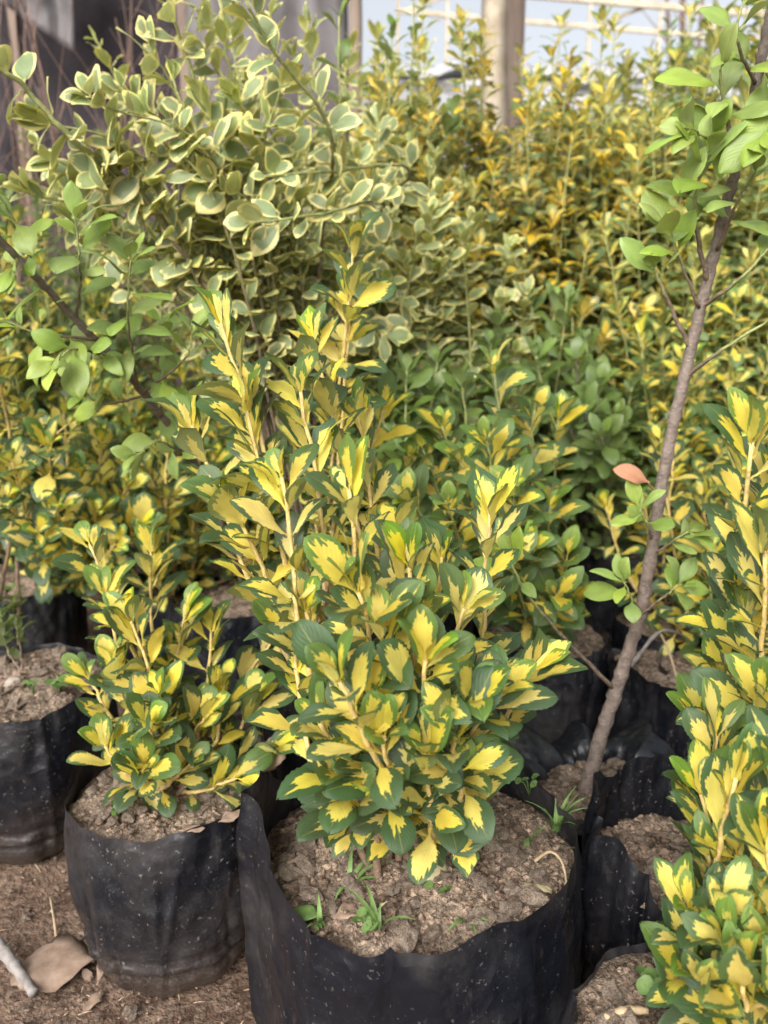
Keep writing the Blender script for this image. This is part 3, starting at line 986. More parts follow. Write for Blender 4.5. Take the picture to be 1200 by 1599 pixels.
# brown-stemmed young plant in bag G
bG = BAG['G'][0] + Vector((-0.02, 0.0, 0.012))
G_T = [(915, 640, 1.55, dict(r0=.007)), (935, 600, 1.65, dict(r0=.006)), (885, 650, 1.55), (960, 650, 1.6), (900, 560, 1.7), (940, 680, 1.5)]
shrub('green_shrub', 'small plain green shrub with forked brown stem in the bag behind the sapling', 'shrub', bG, tips(bG, G_T, 0.02, 3, bow=0.2, t0=.6), 'green', 0.06, 0.024, M['stem_bark'], r0=0.005, seed=28, n_obj=90, group='plain green shrubs')
# plain green shrubs, middle distance
bush('green_shrub', 'plain green shrub behind the centre shrub, left of the golden ones', 'shrub', 655, 1.62, 0.56, 0.25, 34, 'green', 0.058, 0.026, M['stem_green'], 43, 170, 'plain green shrubs',
     bagged='black grow bag hidden under the plain green shrub behind centre')
bush('green_shrub', 'plain green shrub in the middle below the deep gold mass', 'shrub', 800, 1.95, 0.70, 0.30, 40, 'green', 0.06, 0.028, M['stem_green'], 44, 170, 'plain green shrubs',
     bagged='black grow bag hidden under the middle plain green shrub')
bush('green_shrub', 'plain green shrub between the sapling trunk and the gold mass', 'shrub', 925, 1.85, 0.55, 0.22, 24, 'green', 0.055, 0.027, M['stem_green'], 45, 100, 'plain green shrubs')

# cream-edged shrub, top left: long arching canes and a dense mass
bC1 = Vector((aty(480, 700, 1.62).x, 1.62, 0.24))
grow_bag('black grow bag under the cream-edged shrub', (bC1.x, bC1.y), 0.26, 0.12, 0.10, 201, hi=False, n_clod=0, n_crumb=0, soil_drop=0.02)


def cane(*p, **kw):
    return dict(pts=[bC1 + Vector((kw.pop('dx', 0), 0, -0.012))] + [aty(*q) for q in p], **kw)


C1 = [cane((420, 570, 1.5), (345, 475, 1.42), (215, 300, 1.35), (110, 215, 1.28), (30, 128, 1.25), (-40, 90, 1.22), r0=0.008, r1=0.003, t0=0.42),
      cane((440, 500, 1.55), (380, 300, 1.5), (300, 110, 1.45), (255, -20, 1.42), r0=0.006, r1=0.002, t0=0.45),
      cane((450, 480, 1.6), (400, 260, 1.55), (355, 90, 1.5), (345, -30, 1.5), r0=0.006, r1=0.002, t0=0.5),
      cane((500, 420, 1.55), (520, 220, 1.4), (430, 85, 1.3), (385, 5, 1.25), r0=0.005, r1=0.002, t0=0.62, sp=0.045),
      cane((530, 420, 1.65), (640, 270, 1.55), (520, 268, 1.42), (420, 275, 1.32), r0=0.005, r1=0.002, t0=0.55),
      cane((540, 450, 1.6), (600, 320, 1.45), (500, 335, 1.36), (395, 348, 1.28), r0=0.005, r1=0.002, t0=0.55)]
for (px, py, y) in [(190, 140, 1.4), (230, 180, 1.36), (270, 120, 1.42), (200, 235, 1.33), (320, 160, 1.42), (165, 265, 1.32), (285, 215, 1.36), (345, 215, 1.4), (60, 180, 1.27), (140, 150, 1.27), (310, 60, 1.44), (230, 60, 1.42),
                    (370, 150, 1.45), (330, 280, 1.36), (390, 230, 1.42), (90, 250, 1.33), (420, 200, 1.45), (40, 300, 1.36), (440, 130, 1.42), (300, 400, 1.4), (240, 395, 1.4), (430, 330, 1.42), (400, 400, 1.45),
                    (470, 390, 1.5), (210, 410, 1.42), (350, 420, 1.42), (480, 480, 1.55), (560, 440, 1.6), (600, 520, 1.6), (520, 520, 1.6), (430, 470, 1.5), (640, 480, 1.65), (110, 330, 1.42), (160, 390, 1.45)]:
    C1.append(cane((px * .4 + 460 * .6 + rng.uniform(-60, 60), py * .4 + 500 * .6 + rng.uniform(-60, 40), y + 0.1 + rng.uniform(-.08, .12)), (px, py, y), r0=0.0035, t0=0.5, sp=0.026))
shrub('cream_edged_shrub', 'tall cream-edged grey-green shrub with arching canes at upper left', 'shrub', bC1, C1, 'cream', 0.059, 0.028, M['stem_green'], seed=51, n_obj=300, open_a=0.95, young=0.7, roll=0.8, keep=0.85)
bC2 = Vector((aty(560, 700, 1.95).x, 1.95, 0.24))
grow_bag('black grow bag under the looser cream-edged shrub', (bC2.x, bC2.y), 0.26, 0.12, 0.10, 202, hi=False, n_clod=0, n_crumb=0, soil_drop=0.02)
C2 = tips(bC2, [(420, 25, 1.75), (460, 90, 1.8), (400, 120, 1.75), (500, 150, 1.8), (545, 160, 1.85), (590, 190, 1.85), (640, 225, 1.8), (470, 210, 1.75), (560, 250, 1.75), (620, 300, 1.75), (690, 300, 1.8), (520, 320, 1.75), (650, 370, 1.7), (580, 390, 1.7),
                (700, 400, 1.75), (540, 110, 1.9), (610, 120, 1.95), (440, 290, 1.7), (680, 240, 1.85), (500, 400, 1.7), (480, 40, 1.85), (600, 440, 1.65), (740, 350, 1.85),
                (530, 25, 1.6, dict(kind='green', sp=.05)), (360, 60, 1.7), (150, 60, 1.9), (90, 300, 1.85), (60, 230, 1.85), (320, 20, 1.9)], 0.05, 14, bow=0.1, t0=0.5)
shrub('cream_edged_shrub', 'loose cream-edged shrub with thin shoots right of the arching canes', 'shrub', bC2, C2, 'cream', 0.056, 0.030, M['stem_green'], seed=52, n_obj=260, open_a=1.0, young=0.7, roll=0.8, keep=0.85, r0=0.004)

# left leaning sapling with plain leaves
bL = BAG['E'][0] + Vector((0.02, 0.0, 0.012))
LS = [dict(pts=[bL, aty(330, 770, 1.25), aty(228, 618, 1.1), aty(120, 500, 1.0), aty(10, 385, 0.92), aty(-70, 310, 0.86)], r0=0.0068, r1=0.0035, t0=0.98, kink=0.0012, knob=0.2, mat=M['stem_bark'])]


def twig(pts, **kw):
    d = dict(pts=[aty(*p) for p in pts], r0=0.0022, t0=0.3, sp=0.03, kink=0.001)
    d.update(kw)
    return d


LS += [twig([(215, 605, 1.08), (200, 500, 1.0), (205, 405, .98)]), twig([(120, 500, 1.0), (125, 420, .96), (118, 345, .95)]), twig([(60, 438, .96), (30, 360, .92), (-10, 290, .9)]), twig([(180, 560, 1.05), (120, 545, .98), (90, 560, .95)]),
       twig([(225, 612, 1.08), (290, 560, 1.05), (300, 520, 1.05)]), twig([(250, 650, 1.12), (260, 560, 1.08), (250, 480, 1.08)]), twig([(150, 530, 1.02), (60, 520, .98), (10, 500, .97)]),
       twig([(300, 720, 1.18), (250, 690, 1.1), (215, 710, 1.08)]), twig([(90, 470, .98), (40, 410, .95), (20, 420, .93)]), twig([(228, 618, 1.1), (160, 630, 1.08), (120, 600, 1.06)])]
shrub('leaning_sapling', 'plain lime-leaved sapling leaning in from the left with brown stem', 'sapling', bL, LS, 'lime', 0.056, 0.034, M['stem_green'], seed=61, n_obj=200, open_a=1.0, keep=0.95, sides=8, tip_n=3)

# right sapling
bH = BAG['H'][0] + Vector((-0.01, 0.0, 0.010))
tr = [bH + Vector((-0.014, 0, -0.02)), aty(948, 1120, 1.0), aty(985, 1010, 1.0), aty(1012, 900, .99), aty(1040, 720, .98), aty(1085, 520, .97), aty(1132, 330, .95), aty(1168, 195, .93), aty(1195, 60, .92), aty(1215, -40, .92)]
RS = [dict(pts=tr, r0=0.0105, r1=0.0045, t0=0.97, kink=0.0011, knob=0.22, mat=M['stem_bark'])]
RS += [twig([(958, 1075, 1.0), (880, 995, .95), (822, 925, .92), (800, 880, .91)], t0=.9, r0=.0032),
       twig([(1062, 595, .98), (1130, 545, .93), (1210, 495, .9)], t0=.95, r0=.003),
       twig([(1095, 480, .97), (1150, 440, .92), (1215, 375, .9)], t0=.8, r0=.003),
       twig([(1078, 545, .97), (1030, 440, .95), (1022, 420, .95)], t0=.9, r0=.003),
       twig([(1105, 440, .96), (1085, 330, .93), (1105, 240, .9)], t0=.5, r0=.0034, L=.062, keep=.85),
       twig([(1150, 260, .94), (1130, 160, .9), (1125, 110, .88)], t0=.3, r0=.003, L=.062, keep=.8, sp=.024),
       twig([(1120, 390, .95), (1160, 300, .9), (1180, 270, .88)], t0=.4, L=.062, keep=.85), twig([(1180, 130, .92), (1150, 60, .88), (1165, -10, .87)], t0=.25, L=.062, keep=.8), twig([(1190, 90, .92), (1215, 170, .88), (1200, 200, .86)], t0=.2, L=.062, keep=.8), twig([(1165, 200, .93), (1110, 215, .9), (1080, 200, .88)], t0=.4, L=.062, keep=.85),
       twig([(1000, 955, .99), (988, 935, .96), (975, 910, .95)], t0=.6, sp=.02), twig([(1000, 960, .99), (1040, 930, .96), (1060, 915, .95)], t0=.6, sp=.025),
       twig([(1020, 850, .99), (1012, 820, .96), (1000, 795, .95)], t0=.7), twig([(1018, 870, .99), (1050, 845, .96), (1075, 830, .95)], t0=.6), twig([(1092, 480, .96), (1060, 400, .93), (1045, 350, .92)], t0=.7)]
SAP = shrub('young_sapling', 'tall slim plain-leaved sapling with purplish brown trunk at right', 'sapling', bH, RS, 'lime', 0.057, 0.03, M['stem_green'], seed=63, n_obj=200, open_a=0.95, keep=0.85, sides=10, tip_n=3)

# deep gold shrubs and other rows behind
bush('deep_gold_shrub', 'tall deep gold shrub with upright spires behind centre', 'shrub', 720, 2.35, 1.40, 0.46, 110, 'gold_far', 0.062, 0.027, M['stem_green'], 71, 260, 'deep gold shrubs in the back rows', low=0.42)
bush('deep_gold_shrub', 'bushy deep gold shrub between centre and the sapling', 'shrub', 860, 2.45, 1.24, 0.46, 110, 'gold_far', 0.060, 0.027, M['stem_green'], 72, 200, 'deep gold shrubs in the back rows', low=0.42)
bush('deep_gold_shrub', 'tall pale gold shrub with long spires left of the sapling top', 'shrub', 1015, 2.35, 1.34, 0.40, 90, 'pale_gold', 0.062, 0.027, M['stem_green'], 73, 200, 'deep gold shrubs in the back rows', low=0.42)
bush('deep_gold_shrub', 'golden shrub behind the sapling top at the right edge', 'shrub', 1180, 2.3, 1.15, 0.45, 84, 'pale_gold', 0.058, 0.026, M['stem_green'], 74, 150, 'deep gold shrubs in the back rows', low=0.42)
bush('cream_edged_shrub', 'cream-and-green shrub between the arching canes and the deep gold shrub', 'shrub', 590, 2.05, 1.10, 0.40, 70, 'cream', 0.056, 0.025, M['stem_green'], 75, 160, None, low=0.3)
bush('green_gold_shrub', 'mixed green and gold shrub far behind at the right', 'shrub', 1080, 1.95, 0.74, 0.32, 40, 'gold_green', 0.055, 0.026, M['stem_green'], 76, 120, None, low=0.3)
bush('deep_gold_shrub', 'small golden shrub far behind in the gap under the wooden post', 'shrub', 470, 3.6, 1.25, 0.30, 22, 'gold_far', 0.05, 0.035, M['stem_green'], 77, 60, 'deep gold shrubs in the back rows', low=0.3)
bush('green_shrub', 'slender dark green shrub rising above the gold at upper right', 'shrub', 1005, 2.9, 1.72, 0.16, 14, 'green', 0.055, 0.05, M['stem_green'], 78, 80, 'plain green shrubs', low=0.6, t0=0.4)
bush('green_shrub', 'slender green shrub with upright shoots above the deep gold shrub', 'shrub', 640, 2.2, 1.45, 0.14, 9, 'green', 0.058, 0.045, M['stem_green'], 79, 60, 'plain green shrubs', low=0.75, t0=0.5)
bush('dark_shrub', 'dim dark green shrub in front of the dark cloth at upper left', 'shrub', 175, 3.4, 1.45, 0.38, 26, 'green', 0.045, 0.04, M['twig_red'], 80, 40, None, low=0.3)
bush('green_shrub', 'dark green shrub in the shade of the golden shrubs at far right', 'shrub', 1120, 2.8, 1.15, 0.4, 34, 'green', 0.05, 0.03, M['stem_green'], 81, 60, 'plain green shrubs', low=0.3)
bush('golden_shrub', 'golden shrub tip cut by the left edge beside the cream-edged canes', 'shrub', -40, 1.35, 0.95, 0.10, 6, 'gold', 0.055, 0.03, M['stem_gold'], 82, 60, 'gold-centred variegated shrubs', low=0.85, t0=0.5)
bush('green_gold_shrub', 'dim gold-flecked shrub in the shade at left behind the leaning sapling', 'shrub', 190, 1.9, 0.45, 0.26, 22, 'gold_green', 0.055, 0.028, M['stem_green'], 83, 90, None, low=0.3)
bush('cream_edged_shrub', 'cream-edged shrub in the back row beside the wooden posts', 'shrub', 640, 3.1, 1.45, 0.45, 60, 'cream', 0.055, 0.034, M['stem_green'], 84, 40, None, low=0.2)
bush('deep_gold_shrub', 'wide golden shrub in the back row right of the wooden posts', 'shrub', 860, 3.3, 1.35, 0.55, 80, 'gold_far', 0.055, 0.034, M['stem_green'], 85, 40, 'deep gold shrubs in the back rows', low=0.2)
bush('green_gold_shrub', 'dim green and gold shrub in the back row left of centre', 'shrub', 400, 2.7, 0.9, 0.5, 60, 'gold_green', 0.055, 0.034, M['stem_green'], 86, 40, None, low=0.2)
bush('golden_shrub', 'golden shrub in the gap between the left edge shrub and the centre', 'shrub', 265, 1.62, 0.42, 0.22, 22, 'gold', 0.058, 0.028, M['stem_gold'], 87, 120, 'gold-centred variegated shrubs', low=0.3,
     bagged='black grow bag in the gap behind the left front shrubs')
bush('green_gold_shrub', 'green and gold shrub filling the gap behind the tall centre stems', 'shrub', 480, 1.75, 0.60, 0.24, 26, 'gold_green', 0.058, 0.028, M['stem_green'], 88, 120, None, low=0.3)
bush('green_gold_shrub', 'shaded green and gold shrub at left below the cream-edged canes', 'shrub', 60, 1.9, 0.62, 0.30, 30, 'gold_green', 0.056, 0.03, M['stem_green'], 89, 90, None, low=0.3)
bush('deep_gold_shrub', 'dense golden shrub in the back rows below the lattice', 'shrub', 930, 2.8, 1.60, 0.50, 110, 'pale_gold', 0.062, 0.03, M['stem_green'], 90, 40, 'deep gold shrubs in the back rows', low=0.55)
bush('green_gold_shrub', 'dense green and gold shrub in the back rows behind the sapling top', 'shrub', 1110, 2.7, 1.58, 0.50, 110, 'gold_green', 0.060, 0.03, M['stem_green'], 91, 40, None, low=0.55)
bush('cream_edged_shrub', 'dense cream-edged shrub in the back rows left of the pale post', 'shrub', 640, 2.65, 1.50, 0.40, 70, 'cream', 0.060, 0.03, M['stem_green'], 92, 40, None, low=0.55)
bush('green_gold_shrub', 'dim green and gold shrub at the left edge behind the leaning sapling', 'shrub', 0, 2.1, 0.92, 0.36, 44, 'gold_green', 0.060, 0.03, M['stem_green'], 93, 60, None, low=0.35)
bush('green_shrub', 'shaded plain green shrub behind the cream-edged canes at left', 'shrub', 150, 2.4, 1.0, 0.42, 50, 'green', 0.058, 0.03, M['stem_green'], 94, 40, 'plain green shrubs', low=0.35)
print('LEAVES', N_LEAF[0], 'OBJECTS', len(bpy.data.objects))

# ------------------------------------------------------------------ greenhouse behind
def sheet(name, parent, c00, c10, c11, c01, mat, nu=24, nv=12, amp=0.05, freq=1.2, seed=0, thick=0.004):
    """draped film panel with folds, given by its four corners"""
    vs, fs = [], []
    nrm = (c10 - c00).cross(c01 - c00).normalized()
    for j in range(nv + 1):
        for i in range(nu + 1):
            u, v = i / nu, j / nv
            p = (c00 * (1 - u) + c10 * u) * (1 - v) + (c01 * (1 - u) + c11 * u) * v
            k = noise.noise(Vector((u * 9 * freq, v * 2.2, seed))) + 0.5 * noise.noise(Vector((u * 22 * freq, v * 5, seed + 3)))
            vs.append(p + nrm * amp * k)
    n = nu + 1
    for j in range(nv):
        for i in range(nu):
            a = j * n + i
            fs.append((a, a + 1, a + n + 1, a + n))
    o = link(name, mesh(name, vs, fs, mat), parent)
    md = o.modifiers.new('thickness', 'SOLIDIFY')
    md.thickness = thick
    return o


def bar(name, parent, a, b, w, mat):
    d = (b - a)
    q = d.to_track_quat('Z', 'Y').to_matrix()
    vs, fs = [], []
    box_data(vs, fs, (a + b) / 2, (w[0], w[1], d.length), q)
    return link(name, mesh(name, vs, fs, mat, None, False), parent)


V = Vector
gh = thing('greenhouse', 'low white plastic greenhouse with wooden battens behind the shrubs', 'greenhouse', V((1.5, 6.0, 0)))
g0 = V((1.5, 6.0, 0))
x0, x1 = -1.9 - 1.5, 6.5 - 1.5
ye, yr, yb = 0.0, 2.6, 5.2
ze, zr = 2.28, 2.72
sheet('side_sheet', gh, V((x0, ye, 0)), V((x1, ye, 0)), V((x1, ye + .02, 1.72)), V((x0, ye + .02, 1.80)), M['grey_film'], 90, 14, 0.10, 2.0, 1)
sheet('skirt_sheet', gh, V((x0, ye + .05, 1.62)), V((x1, ye + .05, 1.52)), V((x1, ye + .06, ze)), V((x0, ye + .06, ze)), M['white_film'], 90, 16, 0.11, 1.5, 2)
sheet('roof_sheet', gh, V((x0, ye, ze + .02)), V((x1, ye, ze + .02)), V((x1, yr, zr)), V((x0, yr, zr)), M['white_film'], 90, 18, 0.12, 1.3, 3)
sheet('back_roof_sheet', gh, V((x0, yr + .02, zr)), V((x1, yr + .02, zr)), V((x1, yb, ze)), V((x0, yb, ze)), M['white_film'], 40, 8, 0.04, 1.6, 4)
sheet('back_sheet', gh, V((x0, yb, 0)), V((x1, yb, 0)), V((x1, yb, ze)), V((x0, yb, ze)), M['grey_film'], 40, 8, 0.04, 1.6, 5)
bar('eave_batten', gh, V((x0, ye + .16, ze - .06)), V((x1, ye + .16, ze - .10)), (.05, .05), M['beam'])
for k, (xa, xb, zd) in enumerate([(-1.5, -.3, .30), (-.5, .9, .42), (.7, 1.9, .26), (1.7, 3.2, .40), (3.0, 4.8, .33)]):      # loose film hung over the eave, overlapping
    sheet('loose_sheet', gh, V((xa, ye - .13 - .03 * k, ze - zd)), V((xb, ye - .13 - .03 * k, ze - zd * .6)), V((xb, ye + .3, ze + .14)), V((xa, ye + .3, ze + .16)), M['white_film'], 40, 12, 0.09, 0.7, 20 + k)
bar('wire_batten', gh, V((x0, ye - .06, 1.80)), V((x1, ye - .06, 1.62)), (.035, .03), M['wood'])
for i in range(7):
    xx = x0 + 0.3 + i * 1.25
    bar('wall_post', gh, V((xx, ye + .12, 0)), V((xx, ye + .12, ze - .06)), (.07, .07), M['wood'])
# an open lattice of battens carried above the roof, running down to the right
la, lb = V((-1.4, ye + .6, 2.86)), V((3.6, ye + .6, 2.50))
up = V((0, 0, 0.17))
bar('lattice_top_batten', gh, la + up, lb + up, (.04, .04), M['beam'])
bar('lattice_bottom_batten', gh, la, lb, (.03, .03), M['beam'])
for i in range(12):
    f = i / 11 + 0.02 * sin(i * 5.1)
    p = la.lerp(lb, f)
    bar('lattice_upright', gh, p - V((0, 0, .40)), p + up, (.022, .022), M['beam'])
    if i % 3 == 0 and i < 11:
        bar('lattice_brace', gh, p + V((0, .04, 0)), la.lerp(lb, (i + 1) / 11) + up + V((0, .04, 0)), (.025, .02), M['beam'])


def post(label, px0, px1, Y, r, seed, mat, top=3.2, sides=12):
    a = aty(px1, 400, Y)
    b = aty(px0, 0, Y)
    a = V((a.x + (a.x - b.x) * 0.3, Y, 0))
    path = [a.lerp(V((b.x, Y, 2.6)), f / 10) + V((noise.noise(V((f * .4, seed, 0))) * .02, 0, 0)) for f in range(0, 13)]
    path = [p - V((a.x, Y, 0)) for p in path]
    me = tube_mesh('timber_post', path, [r * (1.05 - .015 * i) for i in range(13)], mat, sides)
    return tag(link('timber_post', me, None, V((a.x, Y, 0))), label, 'post', 'posts behind the shrubs')


post('pale square-cut timber post in front of the white greenhouse', 772, 768, 4.6, 0.075, 1, M['beam'], sides=4)
post('thicker brown timber post leaning right behind the pale one', 800, 782, 4.9, 0.085, 2, M['wood'])
post('thin brown timber post left of the deep gold shrub', 553, 560, 4.3, 0.035, 3, M['wood'])

# dark cloth wall and pale hanging film at upper left
fw = thing('shade_cloth_wall', 'dark shade cloth hung across the upper left background', 'cloth wall', V((-2.2, 5.2, 0)))
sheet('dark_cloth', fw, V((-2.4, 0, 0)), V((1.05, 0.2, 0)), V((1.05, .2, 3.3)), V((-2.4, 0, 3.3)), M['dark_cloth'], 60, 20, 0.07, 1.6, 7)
for i in range(4):
    bar('cloth_post', fw, V((-2.2 + i * 1.1, .15, 0)), V((-2.2 + i * 1.1, .15, 3.4)), (.06, .06), M['wood'])
pf = thing('hanging_film', 'crumpled pale plastic film hanging in front of the dark cloth', 'plastic sheet', V((-1.95, 4.9, 0)))
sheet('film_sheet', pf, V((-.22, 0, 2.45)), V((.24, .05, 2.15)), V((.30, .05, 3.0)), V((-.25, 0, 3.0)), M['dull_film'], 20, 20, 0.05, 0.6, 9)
bar('hanger_batten', pf, V((-.4, .03, 3.0)), V((.4, .03, 3.0)), (.03, .03), M['wood'])
pw = thing('pale_film_screen', 'pale grey film screen left of the thin brown post', 'plastic sheet', V((-0.75, 5.0, 0)))
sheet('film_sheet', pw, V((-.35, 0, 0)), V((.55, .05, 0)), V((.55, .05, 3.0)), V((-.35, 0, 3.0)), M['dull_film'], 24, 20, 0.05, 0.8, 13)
for s in (-.38, .58):
    bar('screen_post', pw, V((s, .06, 0)), V((s, .06, 3.1)), (.05, .05), M['wood'])


# bare twiggy shrubs at upper left and a bare tree behind the greenhouse
def bare(label, base, n, h, spread, r, seed, cat='bare shrub', name='bare_shrub', levels=2):
    rg = random.Random(seed)
    t = thing(name, label, cat, base)
    for i in range(n):
        a = rg.random() * 6.28
        tip = V((cos(a) * spread * rg.random(), sin(a) * spread * .6 * rg.random(), h * rg.uniform(.6, 1)))
        b = V((rg.uniform(-.08, .08), rg.uniform(-.08, .08), -0.01))
        pa = catmull([b, b.lerp(tip, .5) + V((rg.uniform(-.1, .1), 0, 0)), tip], 10)
        so = link('stem', tube_mesh('stem', pa, [r * (1 - .075 * k) for k in range(11)], M['twig_red'], 5), t)
        for k in range(7):
            f = rg.randint(3, 9)
            p = pa[f]
            e = p + V((rg.uniform(-.25, .25), rg.uniform(-.2, .2), rg.uniform(.08, .4))) * (h / 1.6) * .8
            link('twig', tube_mesh('twig', catmull([p, p.lerp(e, .5) + V((rg.uniform(-.03, .03), 0, .02)), e], 5), [r * .35 * (1 - .15 * q) for q in range(6)], M['twig_red'], 4), so)
    return t


bare('bare reddish brown twiggy shrub at the upper left corner', V((-1.50, 3.3, 0)), 26, 2.4, .9, .007, 3)
bare('bare brown twigs between the dark cloth and the cream-edged canes', V((-1.05, 3.9, 0)), 26, 2.3, .8, .007, 5)
bare('bare grey tree standing beyond the greenhouse roof', V((5.0, 14.0, 0)), 7, 7.5, 1.6, .07, 9, 'tree', 'bare_tree')
bare('thin bare weed stalks between the posts and the white film', V((1.05, 4.4, 0)), 6, 2.0, .25, .006, 11)

# ------------------------------------------------------------------ small things on the soil and the earth
def soil_spot(px, py, key=None, z=None):
    if z is None:
        b = BAG[key]
        z = b[0].z + 0.016
    return atz(px, py, z)


def flat_leaf(label, p, L, ratio, rz, mat, curl=0.5, tilt=(0, 0), seed=0, name='dry_leaf', cat='dry leaf', wave=0.08, fold=0.2, blunt=0.6):
    vs, fs, uvs = blade('d', 12, 6, ratio, fold, curl, seed, 0.05, 0.5, blunt, wave, 0.05)
    rg = random.Random(seed)
    o0 = V((rg.random() * 9, rg.random() * 9, 0))
    vs = [V((v.x * (1 + .35 * noise.noise(v * 3.3 + o0 * 2)) + .04 * noise.noise(v * 5 + o0), v.y, v.z + 0.06 * noise.noise(v * 4 + o0) + .05)) * L for v in vs]
    me = mesh(name, vs, fs, mat, uvs)
    o = link(name, me, None, p)
    o.rotation_euler = (tilt[0], tilt[1], rz)
    md = o.modifiers.new('thickness', 'SOLIDIFY')
    md.thickness = 0.0007
    return tag(o, label, cat)


def grass(label, p, n, h, seed, name='grass_tuft', spread=0.006, lean=0.9):
    rg = random.Random(seed)
    t = thing(name, label, 'weed', p)
    for i in range(n):
        a = rg.random() * 6.28
        l = h * rg.uniform(.45, .95)
        le = lean * rg.uniform(.3, 1.2)
        w = rg.uniform(.0018, .0032)
        vs, fs = [], []
        side = V((-sin(a), cos(a), 0))
        b = V((cos(a), sin(a), 0)) * spread * rg.random() - V((0, 0, .004))
        for k in range(7):
            f = k / 6
            c = b + V((cos(a), sin(a), 0)) * l * sin(le * f) * f + V((0, 0, 1)) * l * f * cos(le * f * .9)
            ww = w * (1 - f ** 2) + .0002
            vs += [c - side * ww, c + V((0, 0, -.0006)), c + side * ww]
        for k in range(6):
            for j in range(2):
                q = k * 3 + j
                fs.append((q, q + 1, q + 4, q + 3))
        link('blade', mesh('blade', vs, fs, M['grass']), t)
    return t


def weed(label, p, n, r, h, seed, mat='grass'):
    rg = random.Random(seed)
    t = thing('weed_seedling', label, 'weed', p)
    for i in range(n):
        a = i * 2.4 + rg.uniform(-.3, .3)
        q = V((cos(a) * h * .7 * (0.4 + .6 * i / max(1, n)), sin(a) * h * .7 * (0.4 + .6 * i / max(1, n)), h * rg.uniform(.4, 1)))
        so = link('stalk', tube_mesh('stalk', catmull([V((0, 0, -.005)), q * .5 + V((0, 0, h * .2)), q], 4), [.0008] * 5, M[mat], 4), t)
        vs, fs = [q + V((0, 0, -.0008))], []
        tilt = V((rg.uniform(-.5, .5), rg.uniform(-.6, .2), 1)).normalized()
        x = tilt.orthogonal().normalized()
        y = tilt.cross(x)
        for k in range(12):
            b = 2 * pi * k / 12
            rr = r * rg.uniform(.85, 1.1) * (.85 + .15 * cos(b * 2))
            vs.append(q + (x * cos(b) + y * sin(b)) * rr + tilt * .12 * r)
        for k in range(12):
            fs.append((0, 1 + k, 1 + (k + 1) % 12))
        link('leaflet', mesh('leaflet', vs, fs, M[mat]), so)
    return t


def stick(label, pts, r, mat, name='twig', cat='twig', sides=6):
    base = pts[0].copy()
    path = catmull([p - base for p in pts], 14)
    n = len(path)
    me = tube_mesh(name, path, [r * (1 - .4 * i / n) * (1 + .15 * sin(i * 2.3)) for i in range(n)], M[mat], sides)
    return tag(link(name, me, None, base), label, cat)


S = lambda px, py, k='A', dz=0.0: soil_spot(px, py, k) + V((0, 0, dz))
grass('grass tuft at the right rim of the front centre bag', S(868, 1292), 9, .055, 1)
grass('tiny grass blades on the soil right of the front centre shrub', S(822, 1318), 4, .035, 2)
grass('flattened pale grass sprig below the low left leaves of the centre shrub', S(545, 1382), 6, .05, 3, lean=1.5)
grass('upright grass blades near the front rim of the centre bag', S(592, 1452), 5, .05, 4)
grass('short broad grass blades at the front rim of the centre bag', S(735, 1436), 6, .035, 5, lean=1.3)
grass('grass sprig beside the curled brown leaf in the centre bag', S(500, 1440), 5, .028, 6)
weed('tiny round-leaved seedling by the front rim of the centre bag', S(572, 1448), 6, .006, .014, 7)
weed('tiny seedling at the back right rim of the centre bag', S(826, 1248, 'A', .01), 5, .005, .02, 8)
weed('small seedling below the withered leaf in the centre bag', S(690, 1405), 5, .005, .02, 9)
flat_leaf('small pale curled leaf standing on the soil under the centre shrub', S(592, 1420, 'A', -.002), .052, .34, -0.55, M['dry_pale'], .9, (.5, 0), 11)
flat_leaf('withered pale disc-like leaf hanging at the stem foot of the centre shrub', S(690, 1400, 'A', .006), .034, .8, 0.4, M['dry_pale'], .4, (.75, .1), 12)
flat_leaf('curled brown leaf near the left rim of the centre bag', S(520, 1436), .045, .42, -0.95, M['dry'], 1.2, (.1, .3), 13, fold=.6)
flat_leaf('pale beige leaf lying on the right half of the centre bag soil', S(800, 1392), .042, .45, -1.35, M['dry_pale'], .5, (.1, -.2), 14)
flat_leaf('yellow-green fallen leaf at the left rim of the centre bag', S(508, 1432), .04, .5, 1.2, M['grass'], .3, (0, .1), 15, cat='fallen leaf', name='fallen_leaf')
flat_leaf('long brown leaf lying under the right stems of the centre shrub', S(722, 1340), .05, .28, -1.45, M['dry'], .4, (.1, .2), 16)
stick('pale curled root hooked over the right side of the centre bag soil', [S(835, 1345), S(858, 1338, dz=.006), S(876, 1352, dz=.006), S(884, 1375, dz=.002), S(882, 1392)], .0017, 'straw', 'root')
stick('brown twig on the soil at the left of the centre bag', [S(428, 1372), S(455, 1352, dz=.004), S(484, 1338)], .003, 'dry')
stick('short pale straw on the centre bag soil behind the right stems', [S(755, 1235), S(772, 1255, dz=.004), S(790, 1262)], .0016, 'straw', 'straw', 'straw')
for i, (px, py, s, lb) in enumerate([(676, 1437, .012, 'large soil lump left of the front rim in the centre bag'), (748, 1452, .014, 'broad flat grey lump near the front rim of the centre bag'), (727, 1362, .011, 'grey lump right of the withered leaf in the centre bag'),
                                     (640, 1440, .009, 'brown lump in the middle front of the centre bag soil')]):
    o = tag(link('soil_lump', clod_mesh(300 + i, M['lump'], 2), None, S(px, py - 14)), lb, 'soil lump')
    o.scale = (s, s, s)
